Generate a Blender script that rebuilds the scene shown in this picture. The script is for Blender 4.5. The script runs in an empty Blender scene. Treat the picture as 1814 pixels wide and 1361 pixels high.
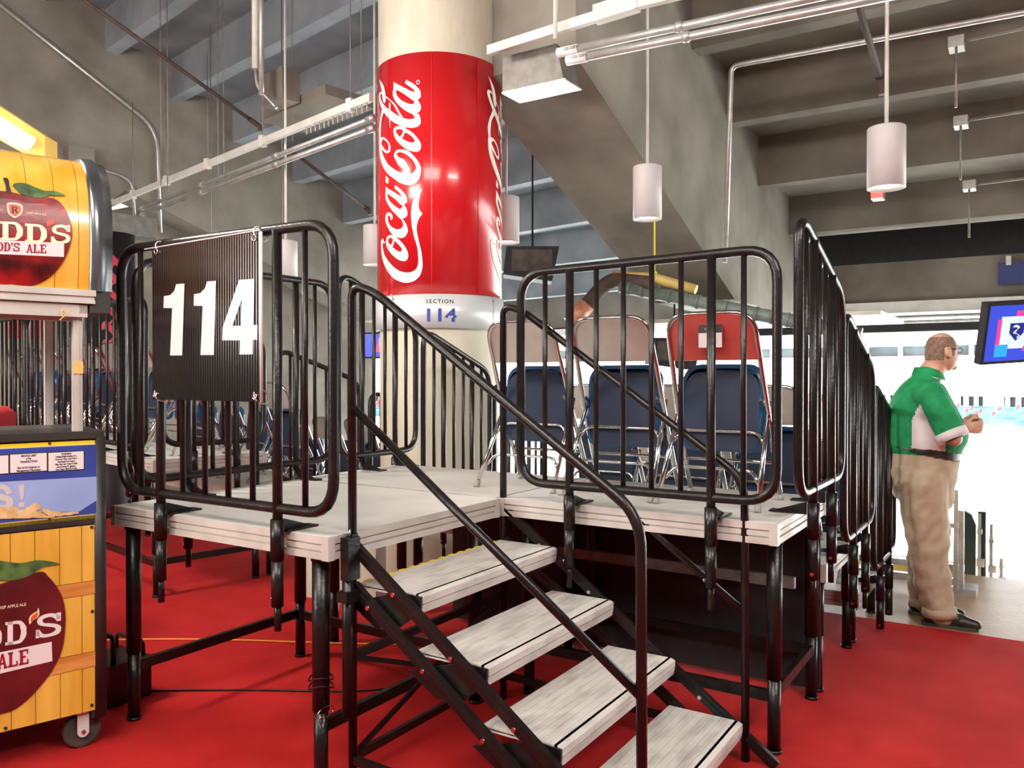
import bpy, math, random
from mathutils import Vector, Matrix
random.seed(7)
S = bpy.context.scene
COL = S.collection
pi = math.pi

# ------------------------------------------------------------------ camera
FOC = 1440.26; PITCH = .0089; YAW = .5707
CAM = Vector((-2.07576, -2.10897, 1.53729))
FW = Vector((math.cos(YAW)*math.cos(PITCH), math.sin(YAW)*math.cos(PITCH), -math.sin(PITCH)))
RT = Vector((math.sin(YAW), -math.cos(YAW), 0)); UP = RT.cross(FW)
cam = bpy.data.objects.new('camera', bpy.data.cameras.new('camera')); COL.objects.link(cam)
cam.data.sensor_width = 36; cam.data.lens = 36*FOC/1814; cam.data.clip_end = 2000; cam.data.clip_start = .05
cam.matrix_world = Matrix(((RT.x, UP.x, -FW.x, CAM.x), (RT.y, UP.y, -FW.y, CAM.y), (RT.z, UP.z, -FW.z, CAM.z), (0, 0, 0, 1)))
S.camera = cam

# ------------------------------------------------------------------ world, sun, lights, exposure
w = bpy.data.worlds.new('world'); S.world = w; w.use_nodes = True
bg = w.node_tree.nodes['Background']; bg.inputs[0].default_value = (.90, .95, 1, 1); bg.inputs[1].default_value = 5.0
sun = bpy.data.objects.new('sun', bpy.data.lights.new('sun', 'SUN')); COL.objects.link(sun)
sun.data.energy = 22; sun.data.angle = .01; sun.data.color = (1, .97, .92)
sun.rotation_euler = Vector((.62, -.25, -.74)).to_track_quat('-Z', 'Y').to_euler()
def area(name, loc, aim, sx, sy, power, color):
    l = bpy.data.lights.new(name, 'AREA'); l.shape = 'RECTANGLE'; l.size = sx; l.size_y = sy; l.energy = power; l.color = color
    o = bpy.data.objects.new(name, l); COL.objects.link(o); o.location = loc
    o.rotation_euler = (Vector(aim)-Vector(loc)).to_track_quat('-Z', 'Y').to_euler(); return o
area('unseen_area_light', (-3.4, -1.0, 4.6), (1.0, .3, .4), 3.5, 1.6, 190, (1, .93, .86))  # big unseen fill lamp, added behind the camera
area('unseen_area_light', (-1.0, 3.6, 4.2), (.8, -.6, 0), .9, .5, 120, (1, .93, .84))
area('unseen_area_light', (-.5, -4.6, 4.4), (1.8, -.5, .2), 2.2, .6, 110, (1, .95, .9))
area('unseen_area_light', (-4.5, 3.0, 2.6), (2.5, 7, 5.0), 3.5, 1.5, 330, (1, .95, .90))  # unseen upward lamp, added to brighten the left wall and ceiling
S.view_settings.view_transform = 'Standard'; S.view_settings.look = 'None'
S.view_settings.gamma = 1; S.view_settings.use_curve_mapping = False
S.view_settings.exposure = 0.62

# ------------------------------------------------------------------ materials
def srgb(r, g, b):
    f = lambda c: (c/255/12.92) if c/255 <= .04045 else ((c/255+.055)/1.055)**2.4
    return (f(r), f(g), f(b), 1)
def mat(name, c1, c2=None, scale=8, rough=.6, metal=0, bump=0, bscale=None, detail=6, lo=.35, hi=.65, stretch=None, coat=0, emit=None, estr=0, spec=.5):
    m = bpy.data.materials.new(name); m.use_nodes = True; nt = m.node_tree; N = nt.nodes; b = N['Principled BSDF']
    b.inputs['Roughness'].default_value = rough; b.inputs['Metallic'].default_value = metal
    b.inputs['Base Color'].default_value = c1; b.inputs['Coat Weight'].default_value = coat
    b.inputs['Specular IOR Level'].default_value = spec
    tc = N.new('ShaderNodeTexCoord'); mp = N.new('ShaderNodeMapping'); nt.links.new(tc.outputs['Object'], mp.inputs[0])
    if stretch: mp.inputs['Scale'].default_value = stretch
    if c2:
        n = N.new('ShaderNodeTexNoise'); n.inputs['Scale'].default_value = scale; n.inputs['Detail'].default_value = detail
        nt.links.new(mp.outputs[0], n.inputs['Vector'])
        r = N.new('ShaderNodeValToRGB'); r.color_ramp.elements[0].position = lo; r.color_ramp.elements[1].position = hi
        r.color_ramp.elements[0].color = c1; r.color_ramp.elements[1].color = c2
        nt.links.new(n.outputs['Fac'], r.inputs[0]); nt.links.new(r.outputs[0], b.inputs['Base Color'])
    if bump:
        n2 = N.new('ShaderNodeTexNoise'); n2.inputs['Scale'].default_value = bscale or scale*4; n2.inputs['Detail'].default_value = 4
        nt.links.new(mp.outputs[0], n2.inputs['Vector'])
        bp = N.new('ShaderNodeBump'); bp.inputs['Strength'].default_value = bump; bp.inputs['Distance'].default_value = .02
        nt.links.new(n2.outputs['Fac'], bp.inputs['Height']); nt.links.new(bp.outputs[0], b.inputs['Normal'])
    if emit: b.inputs['Emission Color'].default_value = emit; b.inputs['Emission Strength'].default_value = estr
    return m
M = {}
M['concrete'] = mat('concrete', srgb(112, 106, 96), srgb(150, 143, 132), 1.3, .88, bump=.25, bscale=9, lo=.3, hi=.7)
M['concrete_dark'] = mat('concrete_dark', srgb(100, 93, 84), srgb(132, 124, 112), 1.1, .9, bump=.25, bscale=9)
M['concrete_bluish_lit'] = mat('concrete_bluish_lit', srgb(120, 126, 132), srgb(152, 158, 164), 1.2, .85, bump=.2, bscale=9)  # bluish light on the left bay steps, put into the colour
M['floor_con'] = mat('floor_concrete', srgb(150, 118, 82), srgb(176, 150, 116), 1.8, .45, bump=.1, bscale=30)
M['carpet'] = mat('red_carpet', srgb(178, 30, 31), srgb(206, 44, 42), 3.2, .95, bump=.5, bscale=420, detail=8, lo=.25, hi=.75, spec=.15)
M['black'] = mat('black_steel', srgb(26, 23, 22), srgb(44, 37, 33), 12, .32, .25, bump=.08, bscale=60, lo=.5, hi=.75)
M['black_matte'] = mat('black_matte', srgb(22, 21, 22), srgb(34, 32, 32), 9, .7)
M['alum'] = mat('aluminium', srgb(186, 180, 172), srgb(206, 200, 192), 6, .5, .3, bump=.03, bscale=80)
M['alum_dark'] = mat('aluminium_groove', srgb(96, 92, 86), srgb(120, 114, 106), 14, .5, .4)
M['deck'] = mat('deck_surface', srgb(202, 201, 194), srgb(220, 219, 212), 3.5, .55, bump=.06, bscale=60, lo=.3, hi=.7)
M['tread'] = mat('worn_tread', srgb(176, 171, 164), srgb(212, 208, 201), 6, .6, bump=.08, bscale=60, lo=.3, hi=.55, stretch=(1, 3, 3))
M['chrome'] = mat('chrome', srgb(205, 203, 200), None, 8, .16, 1)
M['galv'] = mat('galvanised', srgb(176, 174, 170), srgb(200, 198, 194), 10, .38, .6)
M['galv_dull'] = mat('dull_conduit', srgb(120, 116, 110), srgb(140, 136, 130), 10, .5, .5)
M['white_pipe'] = mat('white_paint', srgb(205, 202, 194), srgb(222, 219, 212), 6, .5)
M['column'] = mat('painted_column', srgb(180, 172, 152), srgb(206, 198, 180), 2.5, .7, bump=.12, bscale=25, stretch=(1, 1, .35))
M['coke'] = mat('gloss_red_wrap', srgb(190, 22, 30), srgb(198, 28, 34), 2, .22, coat=.2)
M['coke_white'] = mat('wrap_lettering', srgb(245, 240, 230), None, 1, .3)
M['plate'] = mat('silver_plate', srgb(205, 207, 208), srgb(215, 217, 218), 3, .35, .2)
M['blue_ink'] = mat('blue_ink', srgb(36, 56, 140), None, 1, .5)
M['dark_ink'] = mat('dark_ink', srgb(25, 25, 30), None, 1, .5)
M['white_ink'] = mat('white_vinyl', srgb(206, 196, 196), None, 1, .5)
M['chair_blue'] = mat('blue_vinyl', srgb(30, 76, 122), srgb(36, 86, 132), 5, .3, bump=.05, bscale=30)
M['chair_navy'] = mat('navy_underside', srgb(22, 34, 58), srgb(28, 42, 68), 5, .6)
M['chair_shell'] = mat('grey_chair_back', srgb(186, 176, 166), srgb(206, 198, 188), 5, .3, .55)
M['chair_red'] = mat('red_chair_back', srgb(186, 74, 66), srgb(204, 98, 88), 4, .32, .3)
M['rubber'] = mat('pale_rubber', srgb(170, 166, 158), None, 1, .8)
M['rubber_black'] = mat('tyre_rubber', srgb(60, 54, 50), srgb(84, 76, 70), 9, .8)
M['plank'] = mat('printed_pine', srgb(214, 158, 50), srgb(238, 190, 86), 4, .42, lo=.35, hi=.7, stretch=(3, 3, .5), coat=.3)
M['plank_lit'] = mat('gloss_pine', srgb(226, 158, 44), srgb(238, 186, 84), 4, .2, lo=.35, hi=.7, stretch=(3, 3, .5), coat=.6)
M['plank_brown'] = mat('cross_plank', srgb(196, 124, 52), srgb(222, 154, 80), 5, .45, lo=.4, hi=.6, stretch=(.7, .7, 6))
M['apple'] = mat('apple_print', srgb(62, 10, 12), srgb(178, 24, 26), 7, .3, lo=.38, hi=.68)
M['apple_dark'] = mat('apple_print_dark', srgb(72, 14, 18), srgb(110, 26, 30), 3.5, .4)
M['apple_edge'] = mat('apple_outline', srgb(48, 10, 12), None, 1, .5)
M['leaf'] = mat('leaf_print', srgb(40, 66, 34), srgb(96, 128, 70), 16, .4)
M['stem'] = mat('stem_print', srgb(36, 30, 26), None, 1, .5)
M['cream'] = mat('cream_print', srgb(248, 232, 196), None, 1, .4)
M['flame'] = mat('flame_print', srgb(226, 90, 50), None, 1, .4)
M['band_white'] = mat('label_band', srgb(232, 222, 222), None, 1, .4)
M['crimson'] = mat('crimson_print', srgb(158, 30, 56), None, 1, .5)
M['yellow'] = mat('yellow_trim', srgb(232, 206, 24), srgb(240, 216, 40), 6, .4)
M['panel_blue'] = mat('blue_print', srgb(44, 56, 140), srgb(54, 76, 160), 5, .4)
M['panel_sky'] = mat('sky_print', srgb(140, 162, 212), srgb(156, 178, 224), 4, .4)
M['peanut'] = mat('peanut_print', srgb(206, 166, 110), srgb(232, 198, 146), 26, .5)
M['black_trim'] = mat('black_trim', srgb(38, 36, 36), srgb(52, 48, 46), 6, .45)
M['grey_rim'] = mat('grey_metal_rim', srgb(96, 98, 102), srgb(130, 132, 136), 4, .22, .7)
M['lamp_shade'] = mat('white_lamp_shade', srgb(188, 182, 182), srgb(198, 192, 192), 3, .5)
M['lamp_glow'] = mat('lamp_glow', (1, 1, 1, 1), None, 1, .5, emit=(1, .98, .9, 1), estr=4)
M['tube_glow'] = mat('tube_glow', (1, .9, .6, 1), None, 1, .5, emit=(1, .74, .26, 1), estr=2.2)
M['fix_yellow'] = mat('warm_housing', srgb(236, 196, 110), srgb(220, 176, 84), 3, .5)
M['orange'] = mat('orange_cord', srgb(232, 130, 30), None, 1, .5)
M['hazard_y'] = mat('hazard_yellow', srgb(240, 220, 30), None, 1, .5)
M['pipe_wrap'] = mat('yellow_pipe_jacket', srgb(198, 172, 96), srgb(220, 196, 120), 5, .5)
M['pipe_green'] = mat('grey_green_jacket', srgb(92, 104, 98), srgb(120, 132, 126), 8, .5)
M['pipe_copper'] = mat('copper_wrap', srgb(176, 112, 86), srgb(206, 150, 122), 12, .4)
M['rust'] = mat('rusty_pipe', srgb(62, 50, 44), srgb(84, 66, 56), 8, .7)
M['screen_blue'] = mat('screen_blue', (0, 0, 0, 1), None, 1, .3, emit=srgb(50, 70, 190), estr=1)
M['screen_white'] = mat('screen_white', (0, 0, 0, 1), None, 1, .3, emit=srgb(190, 200, 245), estr=1.1)
M['screen_pink'] = mat('screen_pink', (0, 0, 0, 1), None, 1, .3, emit=srgb(220, 60, 130), estr=1)
M['screen_cyan'] = mat('screen_cyan', (0, 0, 0, 1), None, 1, .3, emit=srgb(40, 150, 215), estr=1)
M['screen_navy'] = mat('screen_navy', (0, 0, 0, 1), None, 1, .3, emit=srgb(30, 30, 110), estr=1)
M['sign_navy'] = mat('navy_sign', srgb(20, 38, 92), srgb(26, 46, 104), 3, .5)
M['skin'] = mat('skin', srgb(196, 146, 122), srgb(214, 168, 144), 9, .5)
M['hair'] = mat('short_hair', srgb(112, 88, 74), srgb(150, 122, 104), 60, .8, bump=.3, bscale=300)
M['shirt'] = mat('green_polo', srgb(14, 132, 76), srgb(24, 156, 92), 14, .8, bump=.5, bscale=9)
M['shirt_white'] = mat('white_polo_panel', srgb(224, 216, 218), srgb(234, 228, 228), 8, .8, bump=.5, bscale=9)
M['khaki'] = mat('khaki_cloth', srgb(170, 152, 126), srgb(192, 174, 148), 6, .85, bump=.8, bscale=5)
M['shoe'] = mat('black_leather', srgb(34, 30, 28), srgb(54, 48, 44), 12, .4)
M['seat_dark'] = mat('dark_green_plastic', srgb(26, 42, 36), srgb(34, 52, 44), 6, .6)
M['turf'] = mat('bleached_field', srgb(225, 230, 222), srgb(235, 238, 232), .05, .9)
M['stand_con'] = mat('stand_concrete', srgb(200, 200, 198), srgb(225, 225, 222), .1, .9)
M['seat_teal'] = mat('far_seats', srgb(28, 62, 82), srgb(60, 100, 118), .6, .8)
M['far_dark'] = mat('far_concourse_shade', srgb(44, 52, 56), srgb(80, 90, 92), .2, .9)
M['far_red'] = mat('far_red_ribbon', srgb(186, 40, 50), None, 1, .8)
M['banner_black'] = mat('black_banner', srgb(26, 20, 22), None, 1, .5)
M['banner_red'] = mat('banner_script', srgb(170, 20, 50), None, 1, .5)
def corrugated():
    m = mat('corrugated_black_plastic', srgb(16, 10, 10), None, 1, .16, coat=.0); nt = m.node_tree; N = nt.nodes
    tc = N.new('ShaderNodeTexCoord'); wv = N.new('ShaderNodeTexWave'); wv.bands_direction = 'Y'; wv.inputs['Scale'].default_value = 22
    bp = N.new('ShaderNodeBump'); bp.inputs['Strength'].default_value = .22; bp.inputs['Distance'].default_value = .003
    nt.links.new(tc.outputs['Object'], wv.inputs['Vector']); nt.links.new(wv.outputs['Fac'], bp.inputs['Height'])
    nt.links.new(bp.outputs[0], N['Principled BSDF'].inputs['Normal']); return m
M['corrugated'] = corrugated()

# ------------------------------------------------------------------ mesh helpers
def rounded(pts, r, n=6):
    pts = [Vector(p) for p in pts]; out = [pts[0]]
    for i in range(1, len(pts)-1):
        a, b, c = pts[i-1], pts[i], pts[i+1]; d1 = (a-b); d2 = (c-b); rr = min(r, d1.length*.49, d2.length*.49)
        p, q = b+d1.normalized()*rr, b+d2.normalized()*rr
        for k in range(n+1):
            t = k/n; out.append(p*(1-t)**2+b*2*t*(1-t)+q*t*t)
    out.append(pts[-1]); return out
def closed_round(pts, r, n=6):
    pts = [Vector(p) for p in pts]; out = []; L = len(pts)
    for i in range(L):
        a, b, c = pts[i-1], pts[i], pts[(i+1) % L]; d1 = (a-b); d2 = (c-b); rr = min(r, d1.length*.49, d2.length*.49)
        p, q = b+d1.normalized()*rr, b+d2.normalized()*rr
        for k in range(n+1):
            t = k/n; out.append(p*(1-t)**2+b*2*t*(1-t)+q*t*t)
    return out
class MB:
    def __init__(s): s.v = []; s.f = []; s.sm = []
    def add(s, vs, fs, sm=False):
        o = len(s.v); s.v += [Vector(p) for p in vs]; s.f += [tuple(i+o for i in f) for f in fs]; s.sm += [sm]*len(fs); return s
    def box(s, a, b, M3=None, o=None):
        x0, y0, z0 = [min(p, q) for p, q in zip(a, b)]; x1, y1, z1 = [max(p, q) for p, q in zip(a, b)]
        vs = [Vector(p) for p in [(x0, y0, z0), (x1, y0, z0), (x1, y1, z0), (x0, y1, z0), (x0, y0, z1), (x1, y0, z1), (x1, y1, z1), (x0, y1, z1)]]
        if M3: vs = [M3 @ p for p in vs]
        if o: vs = [p+Vector(o) for p in vs]
        return s.add(vs, [(0, 3, 2, 1), (4, 5, 6, 7), (0, 1, 5, 4), (1, 2, 6, 5), (2, 3, 7, 6), (3, 0, 4, 7)])
    def tube(s, pts, r, n=10, closed=False):
        pts = [Vector(p) for p in pts]; L = len(pts); rs = r if isinstance(r, (list, tuple)) else [r]*L
        ts = []
        for i in range(L):
            a = pts[i-1] if (i > 0 or closed) else pts[i]; b = pts[(i+1) % L] if (i < L-1 or closed) else pts[i]
            ts.append((b-a).normalized())
        ref = Vector((0, 0, 1)) if abs(ts[0].z) < .9 else Vector((1, 0, 0)); nrm = ts[0].cross(ref).normalized(); o = len(s.v)
        for i in range(L):
            nrm = (nrm-ts[i]*nrm.dot(ts[i])).normalized(); bn = ts[i].cross(nrm)
            for k in range(n):
                a = 2*pi*k/n; s.v.append(pts[i]+(nrm*math.cos(a)+bn*math.sin(a))*rs[i])
        for i in range(L if closed else L-1):
            j = (i+1) % L
            for k in range(n):
                s.f.append((o+i*n+k, o+i*n+(k+1) % n, o+j*n+(k+1) % n, o+j*n+k)); s.sm.append(True)
        if not closed:
            s.f.append(tuple(o+k for k in range(n))[::-1]); s.sm.append(False)
            s.f.append(tuple(o+(L-1)*n+k for k in range(n))); s.sm.append(False)
        return s
    def bar(s, a, b, wd, hg, upv=(0, 0, 1)):
        a, b = Vector(a), Vector(b); t = (b-a).normalized(); u = Vector(upv); x = t.cross(u)
        x = x.normalized() if x.length > 1e-4 else Vector((1, 0, 0)); z = x.cross(t)
        vs = [p+x*sx*wd/2+z*sz*hg/2 for p in (a, b) for sx, sz in ((-1, -1), (1, -1), (1, 1), (-1, 1))]
        return s.add(vs, [(0, 1, 2, 3), (7, 6, 5, 4), (0, 4, 5, 1), (1, 5, 6, 2), (2, 6, 7, 3), (3, 7, 4, 0)])
    def prism(s, poly, d):      # poly: 3D points, extruded by vector d
        n = len(poly); p = [Vector(q) for q in poly]; d = Vector(d); q = [a+d for a in p]
        return s.add(p+q, [tuple(range(n))[::-1], tuple(range(n, 2*n))]+[(i, (i+1) % n, n+(i+1) % n, n+i) for i in range(n)])
    def lathe(s, prof, o=(0, 0, 0), n=32, sm=True, a0=0, a1=2*pi):
        o = Vector(o); b = len(s.v); full = abs(a1-a0-2*pi) < 1e-6; m = n if full else n+1
        for r, z in prof:
            for k in range(m):
                a = a0+(a1-a0)*k/n; s.v.append(o+Vector((r*math.cos(a), r*math.sin(a), z)))
        for i in range(len(prof)-1):
            for k in range(n):
                k2 = (k+1) % m; s.f.append((b+i*m+k, b+i*m+k2, b+(i+1)*m+k2, b+(i+1)*m+k)); s.sm.append(sm)
        return s
    def build(s, name, m, parent=None, local=False):
        me = bpy.data.meshes.new(name); o = bpy.data.objects.new(name, me)
        off = Vector((0, 0, 0))
        if parent is not None:
            if not local: off = rootloc(parent)
        elif not local and s.v:
            xs = [p.x for p in s.v]; ys = [p.y for p in s.v]; zs = [p.z for p in s.v]
            off = Vector(((min(xs)+max(xs))/2, (min(ys)+max(ys))/2, min(zs))); o.location = off
        me.from_pydata([p-off for p in s.v], [], s.f); me.polygons.foreach_set('use_smooth', s.sm)
        me.materials.append(M[m] if isinstance(m, str) else m); me.update()
        COL.objects.link(o)
        if parent is not None: o.parent = parent
        return o
def rootloc(o):
    v = Vector((0, 0, 0))
    while o is not None: v += o.location; o = o.parent
    return v
def tag(o, label=None, cat=None, group=None, kind=None):
    for k, x in (('label', label), ('category', cat), ('group', group), ('kind', kind)):
        if x: o[k] = x
    return o
def thing(name, loc, label, cat, group=None, rz=0, kind=None):
    o = bpy.data.objects.new(name, None); COL.objects.link(o); o.location = loc; o.rotation_euler = (0, 0, rz); o.empty_display_size = .1
    return tag(o, label, cat, group, kind)
def copy_tree(o, parent=None):
    c = o.copy(); COL.objects.link(c)
    if parent is not None: c.parent = parent
    for ch in o.children: copy_tree(ch, c)
    return c
def catmull(rows, sub=4):
    out = []; n = len(rows)
    for i in range(n-1):
        p0, p1, p2, p3 = rows[max(i-1, 0)], rows[i], rows[i+1], rows[min(i+2, n-1)]
        for k in range(sub):
            t = k/sub
            out.append([.5*((2*b)+(-a+c)*t+(2*a-5*b+4*c-d)*t*t+(-a+3*b-3*c+d)*t**3) for a, b, c, d in zip(p0, p1, p2, p3)])
    out.append(list(rows[-1])); return out
def ribbon(mb, rows, mapf, sub=4, across=3, smooth=True):
    rows = catmull(rows, sub) if smooth else rows
    vs = []; fs = []; m = across+1
    for xa, ya, xb, yb in rows:
        for k in range(m): t = k/across; vs.append(mapf(xa+(xb-xa)*t, ya+(yb-ya)*t))
    for i in range(len(rows)-1):
        for k in range(across): fs.append((i*m+k, i*m+k+1, (i+1)*m+k+1, (i+1)*m+k))
    mb.add(vs, fs)
def text_mb(body, size, mapf, bold=0, align='CENTER', sx=1, spacing=1):
    cu = bpy.data.curves.new('txt', 'FONT'); cu.body = body; cu.size = size; cu.align_x = align; cu.offset = bold; cu.resolution_u = 3; cu.space_character = spacing
    o = bpy.data.objects.new('txt', cu); me = o.to_mesh(); mb = MB()
    mb.add([mapf(v.co.x*sx, v.co.y) for v in me.vertices], [tuple(p.vertices) for p in me.polygons])
    o.to_mesh_clear(); bpy.data.objects.remove(o); bpy.data.curves.remove(cu); return mb
def unproj(x, y, n=None, p0=None):
    d = FW+RT*((x-907)/FOC)-UP*((y-680.5)/FOC); n = Vector(n); return CAM+d*((Vector(p0)-CAM).dot(n)/d.dot(n))

# ------------------------------------------------------------------ setting: floor, carpet, ceiling, rakers, header
def struct(mb, name, m, parent=None):
    o = mb.build(name, m, parent); 
    if parent is None: o['kind'] = 'structure'
    return o
H = .9655
EDGE = 5.15
struct(MB().box((-9, -16, -.5), (EDGE, 16, 0)), 'floor', 'floor_con')
cp = MB(); cp.add([(-8.9, -15.9, .006), (3.47, -15.9, .006), (3.47, 8.0, .006), (-8.9, 8.0, .006), (-8.9, -15.9, .001), (3.47, -15.9, .001), (3.47, 8.0, .001), (-8.9, 8.0, .001)],
    [(0, 1, 2, 3), (0, 4, 5, 1), (1, 5, 6, 2), (2, 6, 7, 3), (3, 7, 4, 0)])
o = cp.build('carpet', 'carpet'); tag(o, 'bright red carpet covering the concourse floor under the seating platforms', 'carpet')
A2 = math.radians(-10.6); U2 = Vector((math.cos(A2), math.sin(A2), 0)); V2 = Vector((-math.sin(A2), math.cos(A2), 0)); CG = Vector((CAM.x, CAM.y, 0))
KL = 1.17
def F2(du, dv, z): return CG+U2*du*KL+V2*dv*KL+Vector((0, 0, CAM.z+(z-CAM.z)*KL))
# right bay stepped ceiling, seen from below, running along v
ceil = thing('ceiling', (0, 0, 2.9), None, None, kind='structure')
KR = 1.42
stepsR = [(5.998, 2.912), (4.964, 3.177), (4.136, 3.498), (3.347, 3.802)]
for k in range(1, 12): stepsR.append((3.347-.82*k, 3.802+.31*k))
stepsR = [(CAM.x+(u-CAM.x)*KR, CAM.z+(z-CAM.z)*KR) for u, z in stepsR if u > -5]
stepsR = stepsR[::-1]
RK0, RK1 = .734, 1.68; HU = 10.6
R_V1 = -15.9
for i, (u, z) in enumerate(stepsR):
    un = stepsR[i+1][0] if i+1 < len(stepsR) else HU
    R_V0 = RK0 if u > 3.0 else 1.60
    zs = z+.14
    zt = (stepsR[i-1][1] if i else z+.45)+.14
    prof = [(u, z), (u+.20, z), (u+.28, zs), (un+.02, zs), (un+.02, zs+.16), (u+.1, zs+.16), (u+.1, zt+.12), (u, zt+.12)]
    struct(MB().prism([(a, R_V0+.02, b) for a, b in prof], (0, R_V1-R_V0-.02, 0)), 'stepped_slab', 'concrete_dark', ceil)
# left bay stepped ceiling in the rotated frame
stepsL = [(6.99, 3.79), (6.15, 4.24), (5.27, 4.62), (4.46, 4.99), (3.68, 5.35)]
for k in range(1, 9): stepsL.append((3.68-.8*k, 5.35+.36*k))
stepsL = [(9.3, 2.75), (8.55, 3.08), (7.78, 3.42)]+stepsL
stepsL = stepsL[::-1]
for i, (u, z) in enumerate(stepsL):
    un = stepsL[i+1][0] if i+1 < len(stepsL) else 10.4
    zs = z+.12; zt = (stepsL[i-1][1] if i else z+.4)+.12
    prof = [(u, z), (u+.16, z), (u+.24, zs), (un+.02, zs), (un+.02, zs+.16), (u+.1, zs+.16), (u+.1, zt+.12), (u, zt+.12)]
    # starts at the central raker, whose left face runs along u
    def startdv(du):
        return (3.72/KL-U2.y*du)/V2.y
    poly = [F2(a, startdv(a), b) for a, b in prof]; poly2 = [F2(a, 10.02, b) for a, b in prof]
    n = len(prof); mb = MB(); mb.add(poly+poly2, [tuple(range(n)), tuple(range(n, 2*n))[::-1]]+[(i2, n+i2, n+(i2+1) % n, (i2+1) % n) for i2 in range(n)])
    struct(mb, 'stepped_slab', 'concrete_bluish_lit', ceil)
# central raker beam: underside slopes down towards the field
def rk(u):
    ub = CAM.x+(u-CAM.x)/KR; return CAM.z+(3.182-.392*(ub-1.691)-CAM.z)*KR
ue = 7.0
poly = [(3.22, 0, rk(3.22)), (ue, 0, rk(ue)), (HU+.6, 0, rk(ue)-.06), (HU+.6, 0, 4.6), (3.22, 0, 7.2)]
struct(MB().prism([(a, RK0, c) for a, b, c in poly], (0, RK1-RK0, 0)), 'raker_beam', 'concrete', ceil)
# left raker: a tall concrete wall plane with sloped underside and a second pier behind
wl = MB(); pl = [(-6, 0), (3.0, 0), (3.0, 3.0), (3.9, 3.75), (4.3, 3.62), (7.6, 2.4), (10.4, 2.4), (10.4, 3.2), (10.4, 5), (-6, 11.5)]
wl.prism([F2(a, 10.0, b) for a, b in pl], V2*.6); struct(wl, 'wall_left', 'concrete')
wl = MB(); pl = [(3.0, 0), (8.2, 0), (8.2, 2.5), (4.3, 3.75), (3.0, 3.3)]
wl.prism([F2(a, 10.9, b) for a, b in pl], V2*.4); struct(wl, 'wall_back_left', 'concrete_dark')
# headers over the opening
hb = MB().box((HU, R_V1, 2.60), (HU+.5, RK1, 3.17)); struct(hb, 'wall_header', 'concrete_dark')
struct(MB().box((HU+1.3, R_V1, 3.0), (HU+1.5, RK1, 5.0)), 'wall_recess_shade', 'black_matte')  # black panel standing in for the unlit gap above the header
struct(MB().box((HU-.06, R_V1, 2.44), (HU+.6, RK1, 2.60)), 'trim_1', 'white_pipe')
struct(MB().box((HU+.10, R_V1, 2.18), (HU+.4, RK1, 2.30)), 'trim_2', 'black_matte')
hb = MB(); hb.prism([F2(10.4, 5.15, 2.35), F2(11.0, 5.15, 2.35), F2(11.0, 16, 2.35), F2(10.4, 16, 2.35)], (0, 0, 1.6)); struct(hb, 'wall_header_left', 'concrete')
hb = MB(); hb.prism([F2(10.3, 5.15, 2.22), F2(10.9, 5.15, 2.22), F2(10.9, 16, 2.22), F2(10.3, 16, 2.22)], (0, 0, .12)); struct(hb, 'trim_3', 'white_pipe')
# unseen walls and roof slab, added to keep sky and sun light out
struct(MB().box((-9.4, -16.4, 0), (-9, 16.4, 11)), 'wall_behind_unseen', 'concrete')
struct(MB().box((-9, -16.4, 0), (11.3, -16, 10)), 'wall_right_unseen', 'concrete')
struct(MB().prism([(-9.4, -16.4, 10.9), (-5, -16.4, 10.9), (10.5, -16.4, 4.9), (14.5, -16.4, 4.3), (14.5, -16.4, 5.2), (-5, -16.4, 11.6), (-9.4, -16.4, 11.6)], (0, 36, 0)), 'roof_unseen', 'concrete')
for zz, uu in ((2.37, HU-.14), (2.31, HU+.0)):
    tag(MB().tube([(uu, -14, zz), (uu, 1.5, zz)], .026, 8).build('header_pipe', 'galv'), 'thin pipe running under the pale lintel above the field opening' + (', the upper front one' if uu < HU-.1 else ', the lower rear one'), 'pipe')

# ------------------------------------------------------------------ column with wrap and section plate
CX, CY = 3.181, 1.964
colm = thing('column', (CX, CY, 0), None, None, kind='structure')
MB().lathe([(.475, 0), (.485, 2.0), (.495, 5.2)], (CX, CY, 0), 64).build('shaft', 'column', colm)
wrap = thing('advertising_wrap', (CX, CY, 2.165), 'glossy red cola wrap with white script around the round column', 'advertisement')
MB().lathe([(.495, 2.165), (.502, 2.165), (.502, 3.98), (.495, 3.98)], (CX, CY, 0), 96).build('red_sheet', 'coke', wrap)
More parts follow.
